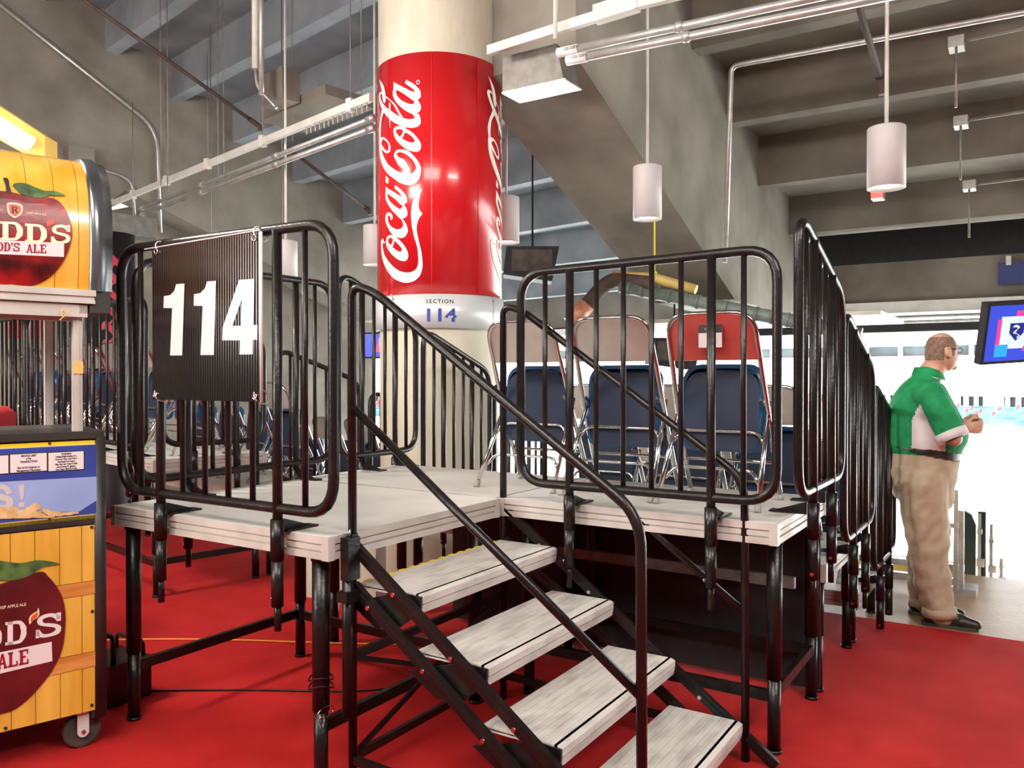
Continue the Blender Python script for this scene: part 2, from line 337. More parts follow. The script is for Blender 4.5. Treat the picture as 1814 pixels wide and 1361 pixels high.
# seams of the sheet
def cyl(ang, z, r): return Vector((CX+r*math.cos(ang), CY+r*math.sin(ang), z))
def pix_cyl(x, y, r=.5045):
    d = (FW+RT*((x-907)/FOC)-UP*((y-680.5)/FOC)); a = d.x*d.x+d.y*d.y; ox, oy = CAM.x-CX, CAM.y-CY
    b = ox*d.x+oy*d.y; c = ox*ox+oy*oy-r*r; disc = max(b*b-a*c, 0); t = (-b-math.sqrt(disc))/a
    p = CAM+d*t; f0 = math.atan2(CAM.y-CY, CAM.x-CX); a_ = math.atan2(p.y-CY, p.x-CX)-f0; a_ = (a_+pi) % (2*pi)-pi; return f0+a_, p.z
Z1 = lambda X, Y: (660+X/6.8, 120+Y/6.8)
Z2 = lambda X, Y: (660+X/6.8, 310+Y/6.8)
logo = []   # (zoom, rows)
logo.append((Z1, [(445,1222,445,1222),(340,1200,385,1115),(290,1135,325,1085),(258,1060,290,1045),(285,998,310,1020),(335,985,350,1020),(430,1005,415,1050),(520,1090,480,1110),(575,1180,515,1170),(583,1250,522,1215),(560,1340,480,1270),(500,1400,410,1278),(430,1413,370,1270),(330,1385,300,1248),(250,1330,235,1205),(180,1275,185,1160),(120,1180,145,1095),(92,1080,112,1010),(84,1000,100,960),(82,900,98,905),(84,860,98,860),(80,760,97,760),(90,640,105,640),(105,550,128,555),(112,505,138,530)]))
logo.append((Z1, [(98,900,112,890),(100,850,118,868),(130,838,130,862),(175,870,168,890),(210,925,190,930),(214,975,194,970),(205,1015,185,995),(170,1030,165,1002),(130,1005,145,980),(95,960,112,930),(92,900,104,895)]))
logo.append((Z1, [(82,140,82,140),(98,215,108,180),(112,290,132,220),(120,370,152,300),(130,415,156,360),(145,428,156,400)]))
logo.append((Z1, [(118,325,112,300),(110,315,104,292),(96,320,84,305),(92,345,76,350),(106,400,84,410),(145,460,112,495),(215,515,160,570),(300,575,230,640),(370,605,320,690),(430,620,400,715),(490,615,480,724),(508,603,550,705),(500,585,578,665),(470,550,575,610),(430,545,560,560)]))
logo.append((Z1, [(365,595,325,580),(330,545,290,515),(285,460,255,450),(230,400,210,400),(165,345,150,350)]))
logo.append((Z1, [(200,420,216,430),(198,520,215,520),(200,620,214,620),(208,725,210,725)]))
logo.append((Z1, [(252,170,254,262),(310,205,300,272),(380,240,370,310),(450,275,440,360),(500,290,500,400),(540,290,540,400),(575,300,550,392)]))
logo.append((Z1, [(580,360,520,395),(578,300,520,310),(565,265,500,270),(500,200,465,240),(405,146,390,185)]))
logo.append((Z1, [(250,260,285,275),(243,310,283,300),(250,350,300,345),(280,410,350,395),(350,480,420,430),(420,530,470,440),(500,552,503,430),(545,545,500,412),(580,500,530,395),(575,440,520,395),(545,395,500,385)]))
logo.append((Z1, [(250,770,282,775),(258,735,284,755),(280,710,305,738),(340,706,350,744),(400,735,385,775),(460,768,430,795),(530,835,480,835),(575,900,505,870),(584,950,505,890),(565,1000,480,903),(510,1013,430,893),(420,988,380,870),(330,920,345,845),(270,845,310,815),(250,770,282,775)]))
logo.append((Z1, [(365,685,398,690),(372,740,396,745),(360,790,385,790),(330,835,355,848)]))
logo.append((Z2, [(158,8,195,45),(158,88,190,110)]))
logo.append((Z2, [(156,140,158,215),(200,172,200,240),(270,215,270,290),(340,262,330,350),(370,290,360,365),(400,310,385,362)]))
logo.append((Z2, [(415,330,360,370),(412,285,355,300),(395,240,345,250),(340,175,315,205),(270,125,263,160)]))
logo.append((Z2, [(156,215,180,238),(155,270,185,270),(170,325,215,325),(215,400,270,375),(270,465,320,408),(330,512,345,407),(375,522,352,392),(415,490,375,365),(415,430,370,365),(390,370,350,360)]))
logo.append((Z2, [(218,545,215,508),(238,530,212,505),(240,500,208,495),(225,465,195,488),(190,450,185,495),(163,475,184,520),(155,530,190,560),(165,590,215,610),(200,665,260,645),(250,725,310,656),(320,757,345,643),(380,750,366,615),(422,690,366,585),(418,630,350,545),(385,560,310,505),(345,515,285,490)]))
logo.append((Z2, [(164,800,186,800),(172,752,192,775),(195,728,210,757),(245,727,245,768),(300,765,275,800),(370,835,315,840),(415,910,350,885),(430,970,354,905),(415,1020,335,925),(370,1038,300,915),(290,1008,245,875),(210,930,215,840),(170,860,192,820),(164,800,186,800)]))
logo.append((Z2, [(232,735,262,735),(245,790,264,790),(222,845,245,862)]))
logo.append((Z2, [(160,810,160,800),(135,800,132,830),(128,768,124,800),(104,790,120,830),(102,850,122,870),(108,940,140,955),(125,1030,178,1020),(160,1120,225,1080),(210,1200,280,1130),(280,1262,345,1165),(380,1298,420,1177),(480,1285,480,1165),(560,1225,530,1125),(597,1130,550,1060),(600,1040,550,1000),(585,920,540,880),(548,760,500,740),(530,640,475,620),(550,545,464,500),(575,500,464,440),(600,468,466,430),(580,445,468,400),(558,400,478,340),(555,340,500,285),(570,240,545,215),(603,158,600,158)]))
a_main = pix_cyl(672.5, 300)[0]; a_second = pix_cyl(865.5, 300)[0]
for nm, off in (('logo_script', 0), ('logo_script', a_second-a_main)):
    mb = MB()
    for zf, rows in logo:
        rr = []
        for xa, ya, xb, yb in rows:
            pa = pix_cyl(*zf(xa, ya)); pb = pix_cyl(*zf(xb, yb)); rr.append((pa[0]+off, pa[1], pb[0]+off, pb[1]))
        ribbon(mb, rr, lambda a, z: cyl(a, z, .5045), 4, 3, len(rows) > 2)
    # registered mark ring
    ca, cz = pix_cyl(*Z1(546, 174)); ring = [(ca+off+.030*math.cos(t)*1.0, cz+.016*math.sin(t), ca+off+.022*math.cos(t), cz+.011*math.sin(t)) for t in [2*pi*k/14 for k in range(15)]]
    ribbon(mb, ring, lambda a, z: cyl(a, z, .5045), 1, 1, False)
    mb.build(nm, 'coke_white', wrap)
fa = math.atan2(CAM.y-CY, CAM.x-CX)
for da in (-.12, .62, -.9): MB().box((-.003, -.002, 0), (.003, .002, 1.81), Matrix.Rotation(fa+da, 3, 'Z'), cyl(fa+da, 2.167, .502)).build('seam_strip', 'coke', wrap)
plate = thing('section_sign', (CX, CY, 1.9), 'silver curved sign reading SECTION 114 on the column below the red wrap', 'sign')
pa0, pa1 = fa-1.5, fa+1.5
MB().lathe([(.49, 1.905), (.518, 1.905), (.518, 2.16), (.49, 2.16)], (CX, CY, 0), 48, a0=pa0, a1=pa1).build('plate', 'plate', plate)
for da in (.95, -.78):
    MB().lathe([(.519, 1.9), (.524, 1.9), (.524, 2.165), (.519, 2.165)], (CX, CY, 0), 3, a0=fa+da-.02, a1=fa+da+.02).build('joint_strip', 'plate', plate)
    for zz in (1.93, 2.13): 
        MB().lathe([(0, .528), (.006, .528), (.006, .52)], (0, 0, 0), 8)
        b = MB(); c = cyl(fa+da*.96, zz, .519); b.tube([c, cyl(fa+da*.96, zz, .524)], .006, 8); b.build('screw', 'alum_dark', plate)
text_mb('SECTION', .042, lambda x, y: cyl(fa+x/.52, 2.09+y, .5195), .0004, spacing=1.3).build('lettering', 'dark_ink', plate)
text_mb('114', .135, lambda x, y: cyl(fa+x/.52, 1.955+y, .5195), .004, sx=1.25).build('number', 'blue_ink', plate)

# ------------------------------------------------------------------ decks
def loc_frame(rz, o):
    Rm = Matrix.Rotation(rz, 3, 'Z'); O = Vector(o); return lambda x, y, z: Rm @ Vector((x, y, z))+O
def deck(name, label, o, rz, lx, ly, h, legs, group=None, grid=1, braces=True, base=0, chk=()):
    """lx along local x, ly along local y, top at z=h over the floor"""
    t = thing(name, o, label, 'platform', group, rz)
    T = .085
    MB().box((.004, .004, h-.022), (lx-.004, ly-.004, h)).build('deck_surface', 'deck', t, True)
    for (a, b, ax) in (((0, 0), (lx, 0), 0), ((0, ly), (lx, ly), 0), ((0, 0), (0, ly), 1), ((lx, 0), (lx, ly), 1)):
        m = MB(); s = 1 if (a[0] == 0 and a[1] == 0) else -1
        def bx(d0, d1, z0, z1):
            if ax == 0: y = a[1]; m.box((.03, y+s*d0, z0), (lx-.03, y+s*d1, z1))
            else: x = a[0]; m.box((x+s*d0, .03, z0), (x+s*d1, ly-.03, z1))
        bx(0, .03, h-.028, h-.001); bx(.010, .03, h-.034, h-.028); bx(.003, .03, h-.054, h-.034); bx(.010, .03, h-.060, h-.054); bx(0, .03, h-T, h-.060)
        m.build('edge_rail', 'alum', t, True)
    for x in (0, lx):
        for y in (0, ly):
            sx = 1 if x == 0 else -1; sy = 1 if y == 0 else -1
            MB().box((x-sx*.002, y-sy*.002, h-T-.002), (x+sx*.032, y+sy*.032, h-.0005)).build('corner_casting', 'alum', t, True)
    L = {}
    for (x, y) in legs:
        m = MB(); z1 = h-T
        m.tube([(x, y, z1), (x, y, max(.28, z1*.35))], .032, 14); m.tube([(x, y, max(.30, z1*.35)), (x, y, .012)], .0265, 14)
        m.tube([(x, y, z1-.02), (x, y, z1)], .036, 14); m.tube([(x, y, .006), (x, y, .02)], .031, 14)
        m.build('leg', 'black', t, True)
    if braces:
        xs = sorted(set(x for x, y in legs)); ys = sorted(set(y for x, y in legs))
        if len(ys) > 1:
            for x in (xs[1:] if braces == 'side' else xs): MB().bar((x, ys[0], .235), (x, ys[-1], .235), .025, .045).build('brace', 'black', t, True)
        if len(xs) > 1:
            for y in ys: MB().bar((xs[0], y, .245), (xs[-1], y, .245), .025, .045).build('brace', 'black', t, True)
    return t
deck('stage_platform', 'pale landing platform at the top of the metal steps', (0, 0, 0), 0, 1.10, 1.34, H, [(.06, .10), (1.04, .10), (.06, 1.27), (1.04, 1.27)], braces='side')
deck('stage_platform', 'chair row platform behind the rail right of the steps', (1.13, -1.274, 0), 0, .87, 1.30, H, [(.15, .05), (.81, .05), (.15, 1.22), (.81, 1.22)])
deck('stage_platform', 'upper platform bay between the landing and the column', (1.13, .034, 0), 0, .87, 1.346, H, [(.81, .06), (.17, 1.24), (.81, 1.28)], braces=False)
deck('stage_platform', 'second step platform half a level down behind the chairs', (2.01, -1.274, 0), 0, .86, 2.62, .635, [(.05, .05), (.8, .05), (.05, 2.55), (.8, 2.55)], braces=False)
deck('stage_platform', 'lowest step platform near the standing man', (2.88, -1.274, 0), 0, .80, 2.62, .30, [(.05, .05), (.74, .05), (.05, 2.55), (.74, 2.55)], braces=False)
# side bar under the front chair platform
tag(MB().bar((1.72, -1.2, .60), (1.74, .1, .60), .03, .05).build('cross_bar', 'alum_dark'), 'dull grey bar crossing in the shade under the chair platform', 'bar')
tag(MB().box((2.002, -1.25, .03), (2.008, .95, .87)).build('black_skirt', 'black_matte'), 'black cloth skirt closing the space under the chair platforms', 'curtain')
# neighbouring block
NB = Vector((1.28, 2.97, 0))
def nb(x, y, z=0): return NB+U2*x+V2*y+Vector((0, 0, z))
for i, (x, z) in enumerate(((0, H), (.87, .635), (1.74, .30))):
    deck('stage_platform', ['top', 'middle', 'lowest'][i]+' row platform of the seating block across the aisle, behind the 114 banner', nb(x, 0), A2, .86, 2.4, z, [(.05, .06), (.8, .06), (.05, 2.3), (.8, 2.3)], braces=(i == 0))
deck('stage_platform', 'far end of the top row platform beyond the cart, across the aisle', nb(0, 2.44), A2, .86, 2.4, H, [(.05, .06), (.05, 2.3)], braces=False)

# ------------------------------------------------------------------ guard panels
def guard(label, o, d, L, zb, ztl, ztr, inward, n=9, posts=(2, 7), drop=.36, deckz=H, r=.020, cat='railing', foot=True, rad=.13, group=None):
    """o: world start at floor level; d: unit direction; inward: unit vector to the deck side"""
    rz = math.atan2(d[1], d[0]); Rm = Matrix.Rotation(-rz, 3, 'Z'); iy = 1 if (Rm @ Vector((inward[0], inward[1], 0))).y > 0 else -1
    t = thing('guard_rail', (o[0], o[1], 0), label, cat, group, rz)
    zt = lambda x: ztl+(ztr-ztl)*x/L
    MB().tube(closed_round([(0, 0, zb), (L, 0, zb), (L, 0, ztr), (0, 0, ztl)], rad, 6), r, 12, True).build('frame_tube', 'black', t, True)
    for i in range(1, n):
        x = L*i/n
        if i in posts:
            MB().tube([(x, -iy*.004, deckz-.26), (x, -iy*.004, zt(x)-.005)], .0185, 12).build('post', 'black', t, True)
            m = MB(); m.tube([(x, -iy*.006, deckz-.10), (x, -iy*.006, deckz+.05)], .0255, 12); m.tube([(x, -iy*.006, deckz-.27), (x, -iy*.006, deckz-.10)], .0225, 12)
            m.build('sleeve', 'black', t, True)
            if drop: MB().tube([(x, -iy*.004, deckz-drop), (x, -iy*.004, deckz-.25)], .013, 10).build('post_tail', 'black', t, True)
            m = MB(); m.tube([(x-.024, -iy*.006, deckz-.245), (x-.03, -iy*.006, deckz-.245)], .008, 8); m.build('bolt', 'chrome', t, True)
            if foot:
                m = MB(); m.box((x-.03, iy*.02, deckz+.001), (x+.03, iy*.17, deckz+.008))
                m.prism([(x-.004, iy*.02, deckz+.008), (x-.004, iy*.15, deckz+.008), (x-.004, iy*.02, deckz+.05)], (.008, 0, 0)); m.build('foot_plate', 'black', t, True)
        else:
            MB().tube([(x, 0, zb), (x, 0, zt(x))], .0115, 10).build('baluster', 'black', t, True)
    return t
GR = 'side rails stepping down beside the rows'
guard('black tubular guard rail carrying the 114 banner', (-.032, 1.205), (0, -1), 1.265, 1.055, 2.085, 2.075, (1, 0))
guard('black tubular guard rail right of the steps, in front of the folding chairs', (1.085, -.128), (0, -1), 1.155, 1.055, 2.01, 2.03, (1, 0))
guard('tall black side rail with sloping top, nearest of those receding right', (1.20, -1.335), (1, 0), .84, 1.07, 2.18, 1.93, (0, 1), 7, (2, 5), deckz=H)
guard('middle black side rail with sloping top, receding right', (2.10, -1.335), (1, 0), .82, .735, 1.86, 1.59, (0, 1), 7, (2, 5), deckz=.635)
guard('lowest black side rail, beside the man in the green shirt', (2.97, -1.335), (1, 0), .80, .42, 1.50, 1.25, (0, 1), 7, (2, 5), deckz=.30, drop=.14)
guard('black level guard rail on the landing behind the 114 banner', (.14, 1.375), (1, 0), 1.25, 1.055, 2.08, 2.08, (0, -1))
guard('black rail with sloping top just left of the column', (1.44, 1.375), (1, 0), .72, 1.055, 2.165, 1.90, (0, -1), 7, (2, 5))
guard('black rail with sloping top standing in front of the column', (2.24, 1.375), (1, 0), .80, .735, 1.86, 1.57, (0, -1), 7, (2, 5), deckz=.635)
guard('lowest black side rail across the aisle, beyond the column rail', (3.10, 1.375), (1, 0), .72, .42, 1.50, 1.25, (0, -1), 7, (2, 5), deckz=.30, drop=.14)
for i, (x, zd, ln) in enumerate(((.05, H, .76), (.93, .635, .76), (1.80, .30, .76))):
    p = nb(x, -.045)
    guard(['top', 'middle', 'lowest'][i]+' sloping side rail of the block across the aisle, behind the banner rail', p, U2, ln, zd+.10, zd+1.12, zd+.86, V2, 7, (2, 5), deckz=zd, drop=0)
for i in range(3):
    p = nb(-.04, .02+i*1.3)
    guard(['nearest', 'middle', 'farthest'][i]+' of the black rear rails along the block across the aisle, above the cart', p, V2, 1.22, 1.055, 2.08, 2.08, U2)

# ------------------------------------------------------------------ banner 114
bn = thing('banner', (-.075, .58, 1.44), 'black corrugated banner with white 114 tied to the front rail', 'sign')
BV0, BV1, BZ0, BZ1 = .915, .262, 1.445, 2.065
MB().box((-.078, BV1, BZ0), (-.072, BV0, BZ1)).build('board', 'corrugated', bn)
MB().tube([(-.078, BV1-.004, BZ0), (-.078, BV1-.004, BZ1)], .006, 8).build('edge_strip', 'white_ink', bn)
MB().tube([(-.078, BV0+.05, BZ1-.004), (-.078, BV1, BZ1+.006)], .003, 6).build('top_cord', 'white_ink', bn)
def bmap(x, y): return unproj(x, y, (1, 0, 0), (-.0795, 0, 0))
def Zs(X, Y): return (180+X/4.123, 380+Y/4.123)
for pts in ([(605,505),(588,1030),(500,1030),(515,685),(452,683),(455,597),(500,590),(530,560),(545,510)],
            [(835,485),(820,1027),(722,1027),(738,668),(673,668),(675,583),(720,575),(755,540),(770,490)]):
    p = [bmap(*Zs(*q)) for q in pts]; MB().add(p, [tuple(range(len(p)))]).build('digit', 'white_ink', bn)
p = [bmap(*Zs(*q)) for q in [(1005,478),(1115,470),(1110,808),(1138,808),(1137,915),(1105,917),(1103,1022),(1007,1024),(1010,920),(880,920),(884,825),(955,815),(1018,813),(1024,620)]]
MB().add(p, [(0, 1, 13), (0, 13, 11, 10), (1, 2, 12, 13), (2, 3, 4, 5), (10, 11, 12, 8, 9), (12, 2, 5, 8), (8, 5, 6, 7)]).build('digit', 'white_ink', bn)
for (v, z) in ((BV0-.03, BZ1-.02), (BV1+.03, BZ1-.02), (BV0-.02, BZ0+.02), (BV1+.03, BZ0+.02)):
    MB().tube([(-.08+0*k, v+.011*math.cos(2*pi*k/10), z+.011*math.sin(2*pi*k/10)) for k in range(10)], .0025, 6, True).build('grommet', 'chrome', bn)
    up_ = z > 1.7
    ring = [(-.050-.032*math.cos(2*pi*k/12), v+.012*math.sin(2*pi*k/12), (z+(.018 if up_ else 0))+.028*math.sin(2*pi*k/12)) for k in range(12)]
    MB().tube(ring, .0028, 6, True).build('cable_tie', 'white_ink', bn)

# ------------------------------------------------------------------ stairs
TU0, TU1 = .166, 1.126; RIS = .2; RUN = .2825; TD = .311
st = thing('portable_stairs', (.65, -.6, 0), 'black steel portable stairs with four worn aluminium treads', 'stairs')
for k in range(4):
    z = H-(k+1)*RIS; vf = .0164-k*RUN-TD; vb = vf+TD; m = MB()
    nr = 9; wd = TD-.02
    for j in range(nr):
        a = vf+.018+wd*j/nr; m.box((TU0, a+.0007, z-.010), (TU1, a+wd/nr-.0007, z))
    m.box((TU0, vf+.01, z-.017), (TU1, vb, z-.006))
    tr = m.build('tread', 'tread', st)
    m = MB(); m.prism([(TU0, vf, z-.008), (TU0, vf+.018, z), (TU0, vf+.03, z), (TU0, vf+.03, z-.032), (TU0, vf, z-.032)], (TU1-TU0, 0, 0))
    m.box((TU0, vf+.006, z-.036), (TU1, vf+.03, z-.032)); m.prism([(TU0, vf, z-.036), (TU0, vf+.03, z-.036), (TU0, vf+.03, z-.066), (TU0, vf+.006, z-.066)], (TU1-TU0, 0, 0))
    m.build('nosing', 'tread', st)
    for u, nm in ((TU0-.012, 0), (TU1+.002, 1)):
        MB().prism([(u, vf-.002, z-.005), (u, vf+.10, z-.002), (u, vb+.03, z-.075), (u, vb-.10, z-.15), (u, vf+.10, z-.13), (u, vf, z-.06)], (.008, 0, 0)).build('tread_bracket', 'black', st)
SL = RIS/RUN
for u in (.130, 1.145):
    def ln(v, z0): return (u, v, z0+SL*v)
    for z0, v1 in ((.915, -1.27), (.765, -1.06)):
        m = MB(); m.bar(ln(-.0, z0), ln(v1, z0), .022, .042); m.bar(ln(0, z0+.0), ln(v1, z0+.0), .030, .012, (0, 0, 1)); m.build('stringer', 'black', st)
    m = MB()
    for k in range(5):
        for z0 in (.915, .765):
            v = -.08-k*RUN*.9-(.12 if z0 > .8 else 0)
            if v < -1.1: continue
            c = Vector(ln(v, z0-.01)); s = -1
            m.tube([c+Vector((-.010, 0, 0)), c+Vector((-.019, 0, 0))], .0085, 8)
    m.build('bolt', 'chrome', st)
    # handrail with both posts, one bent tube
    MB().tube(rounded([(u, .008, .004), (u, .008, 1.875), (u, -.10, 1.845), (u, -1.10, 1.158), (u, -1.142, 1.08), (u, -1.148, .004)], .085, 6), .0165, 12).build('handrail', 'black', st)
    MB().tube([(u, .004, 1.425), (u, -1.14, .600)], .0150, 12).build('mid_rail', 'black', st)
    MB().bar((u, .01, .12), (u, -1.12, .10), .02, .03).build('base_bar', 'black', st)
for v, z in ((.02, .12), (.02, .50), (-.55, .10)):
    MB().bar((.13, v, z), (1.14, v, z), .02, .032).build('cross_member', 'black', st)
MB().bar((.13, .02, .12), (1.14, .02, .50), .012, .02).build('diagonal_brace', 'black', st)
MB().bar((.13, .02, .50), (1.14, .02, .12), .012, .02).build('diagonal_brace', 'black', st)
m = MB(); m.tube([(.085, -.012, .86), (.085, -.012, .30)], .021, 10); m.box((.06, -.04, .80), (.12, .0, .955)); m.box((.09, -.03, .955), (.12, -.008, .965)); m.box((.05, -.04, .72), (.14, .01, .76)); m.build('hook_clamp', 'black', st)
MB().tube([(.085, -.022, .95), (.085, -.022, .985)], .004, 8).build('hook_bolt', 'chrome', st)
hz = MB(); 
for k in range(14): hz.box((.20+k*.065, .0, .7665), (.2325+k*.065, .016, .7685))
hz.build('hazard_tape', 'hazard_y', st)
# zip tie loops around near leg
tie = MB()
for z in (.40, .43): tie.tube([(.06+.045*math.cos(2*pi*k/14), .10+.045*math.sin(2*pi*k/14), z+.01*math.sin(4*pi*k/14)) for k in range(14)], .003, 5, True)
tag(tie.build('wire_tie', 'black'), 'thin black wire wound round the near landing leg', 'wire')
tie = MB().tube([(.05+.04*math.cos(2*pi*k/14), .066, .31+.02*math.sin(2*pi*k/14)) for k in range(14)], .0022, 5, True).tube([(.03+.014*math.cos(2*pi*k/10), .064, .29+.014*math.sin(2*pi*k/10)) for k in range(10)], .002, 5, True)
tag(tie.build('ring_clip', 'chrome'), 'small shiny ring clip low on the near landing leg', 'clip')

# ------------------------------------------------------------------ folding chairs
def rrect(w, h, r, n=5, top_r=None):
    top_r = top_r if top_r is not None else r; out = []
    for cx, cz, rr, a0 in ((w/2-r, -h/2+r, r, -90), (w/2-top_r, h/2-top_r, top_r, 0), (-w/2+top_r, h/2-top_r, top_r, 90), (-w/2+r, -h/2+r, r, 180)):
        for k in range(n+1): a = math.radians(a0+90*k/n); out.append((cx+rr*math.cos(a), cz+rr*math.sin(a)))
    return out
def make_chair(label, shell='chair_shell', sticker=False):
    t = thing('folding_chair', (0, 0, 0), label, 'chair')
    W = .205
    P0 = [(-W-.012, .20, .02), (-W-.005, .0, .44), (-W+.01, -.165, .85), (W-.01, -.165, .85), (W+.005, 0, .44), (W+.012, .20, .02)]
    MB().tube(rounded(P0, .10, 6), .0115, 10).build('front_frame', 'chrome', t, True)
    for s in (-1, 1):
        MB().tube([(s*(W+.022), -.20, .02), (s*(W-.002), .05, .46)], .011, 10).build('rear_leg', 'chrome', t, True)
        MB().tube([(s*(W+.023), -.213, .0), (s*(W+.021), -.195, .03)], .0145, 8).build('foot_cap', 'rubber', t, True)
        MB().tube([(s*(W+.013), .205, .0), (s*(W+.011), .19, .03)], .0145, 8).build('foot_cap', 'rubber', t, True)
        MB().bar((s*(W-.02), -.03, .47), (s*(W-.02), .09, .40), .004, .02).build('hinge_link', 'chrome', t, True)
    for z0, z1 in ((.27, .325), (.11, .165)):
        y0 = -.2+.25*(z0/.44); y1 = -.2+.25*(z1/.44)
        MB().tube(rounded([(-W-.008, y0, z0), (-W+.03, y1, z1), (W-.03, y1, z1), (W+.008, y0, z0)], .06, 5), .0085, 8).build('crossbar', 'chrome', t, True)
    MB().tube([(-W-.004, .12, .18), (W+.004, .12, .18)], .0075, 8).build('front_bar', 'chrome', t, True)
    # curved backrest shell
    m = MB(); nx = 8; rows = []
    prof = rrect(.395, .20, .02, 4, .075)
    tilt = lambda x, z, d: (x, -.118-(z-.74)*.38-.022*(1-(x/.2)**2)*1+d, z)
    p = [tilt(x, .745+z, 0) for x, z in prof]; q = [tilt(x, .745+z, .018) for x, z in prof]; n = len(p)
    cp_, cq = tilt(0, .745, 0), tilt(0, .745, .018)
    for d0, fl in ((0, False), (.018, True)):
        gx = 10; gz = 6; vs = []
        for a_ in range(gz+1):
            zz = -.10+.20*a_/gz; hw = .1975-(0 if zz < .025 else .075-math.sqrt(max(.075**2-(zz-.025)**2, 0)))
            for b_ in range(gx+1): vs.append(tilt(-hw+2*hw*b_/gx, .745+zz, d0))
        fs = [(a_*(gx+1)+b_, a_*(gx+1)+b_+1, (a_+1)*(gx+1)+b_+1, (a_+1)*(gx+1)+b_) for a_ in range(gz) for b_ in range(gx)]
        m.add(vs, [f[::-1] for f in fs] if fl else fs, True)
    m.add(p+q, [(i, n+i, n+(i+1) % n, (i+1) % n) for i in range(n)])
    b = m.build('backrest', shell, t, True)
    if sticker:
        y = -.118-.022-.006
        MB().box((-.045, y-.022, .70), (.06, y-.020, .80)).build('sticker', 'white_ink', b, True); MB().box((-.045, y-.024, .765), (.06, y-.0225, .80)).build('sticker_header', 'banner_black', b, True)
        text_mb('CHAIR', .016, lambda x, z: Vector((.007+x, y-.0245, .776+z))).build('sticker_text', 'white_ink', b, True)
        text_mb('7', .05, lambda x, z: Vector((.02+x, y-.0225, .712+z)), .001).build('sticker_number', 'dark_ink', b, True)
    # seat flipped up: vinyl pad with dark underside
    prof = rrect(.385, .40, .05, 5, .085); m = MB(); ty = lambda z: .02+(z-.43)*.06
    def loop(s, d): return [(x*s, ty(.43+z*s)+d, .43+z*s) for x, z in prof]
    rings = [loop(.90, -.012), loop(1.0, 0), loop(1.0, .035), loop(.93, .055)]; n = len(prof)
    vs = sum(rings, []); fs = [tuple(range(n))]
    for r_ in range(3): fs += [(r_*n+i, (r_+1)*n+i, (r_+1)*n+(i+1) % n, r_*n+(i+1) % n) for i in range(n)]
    fs.append(tuple(range(3*n, 4*n))[::-1])
    m.add(vs, fs[1:-1], True); m.add([vs[i] for i in range(3*n, 4*n)], [tuple(range(n))[::-1]]); m.build('seat_pad', 'chair_blue', t, True)
    m = MB(); m.add([(x*.9, ty(.43+z*.88-.012)-.014, .43+z*.88-.012) for x, z in prof], [tuple(range(n))[::-1]]); m.add([(x*.9, ty(.43+z*.88-.012)-.004, .43+z*.88-.012) for x, z in prof], [tuple(range(n))])
    m.build('seat_underside', 'chair_navy', t, True)
    return t
plain = make_chair('grey-backed folding chair on the top row, nearest the column', 'chair_shell')
red = make_chair('folding chair with a red back and white sticker, nearest the tall side rail', 'chair_red', True)
def put(o, p, rz): o.location = p; o.rotation_euler = (0, 0, rz); return o
put(plain, (1.58, .095, H), -pi/2)
c = put(copy_tree(plain), (1.56, -.415, H), -pi/2+.03); c['label'] = 'grey-backed folding chair on the top row, middle of the three behind the rail'
put(red, (1.56, -.907, H), -pi/2)
pos = ['directly behind the left chair', 'directly behind the middle chair', 'directly behind the red-backed chair']
for r_, (u, z) in enumerate(((2.42, .635), (3.27, .30))):
    for i, v in enumerate((.095, -.41, -.905)):
        c = put(copy_tree(plain), (u, v, z), -pi/2); c['label'] = 'blue folding chair in the %s row, %s' % (['second', 'third'][r_], pos[i])
n_ = ['nearest the aisle', 'second from the aisle', 'third from the aisle', 'fourth from the aisle', 'fifth from the aisle', 'sixth from the aisle', 'seventh from the aisle', 'eighth from the aisle']
for r_, (x, z) in enumerate(((.42, H), (1.30, .635), (2.15, .30))):
    for i in range((8, 4, 4)[r_]):
        c = put(copy_tree(plain), nb(x, .42+i*.52, z), -pi/2+A2); c['label'] = 'folding chair across the aisle in the %s row, %s' % (['top', 'middle', 'lowest'][r_], n_[i])

# ------------------------------------------------------------------ refreshment cart
CO = Vector((-.15, 1.125, 0)); ca_ = math.radians(-17); CE = Vector((math.cos(ca_), math.sin(ca_), 0)); CN = Vector((-math.sin(ca_), math.cos(ca_), 0))
crz = ca_   # local x points right (+) along CE; cart extends to x<0; local y is depth
cart = thing('drinks_cart', CO, 'wooden-plank printed drinks cart with apple ale advertising and barrel-shaped top', 'cart', rz=crz)
CW = 1.25; CD = .62
def cmap(x, y, d=-.0035):  # pixel -> local cart front plane coordinates
    p = unproj(x, y, CN, CO)-CO; return Vector((p.dot(CE), d, p.z))
MB().box((-CW, .004, .165), (-.03, CD, .95)).build('body', 'black_trim', cart, True)
MB().tube([(-.028, .02, .13), (-.028, .02, 1.29)], .03, 16).build('corner_post', 'black_trim', cart, True)
MB().box((-CW, -.004, .935), (-.03, CD, .97)).build('mid_band', 'black_trim', cart, True)
m = MB(); m.prism([(x, y, 1.285) for x, y in [(-CW, -.012), (-.05, -.012), (-.012, .0), (.0, .03), (.0, CD), (-CW, CD)]], (0, 0, .03)); m.build('countertop', 'black_trim', cart, True)
MB().box((-CW, .004, .97), (-.03, CD, 1.285)).build('upper_body', 'black_trim', cart, True)
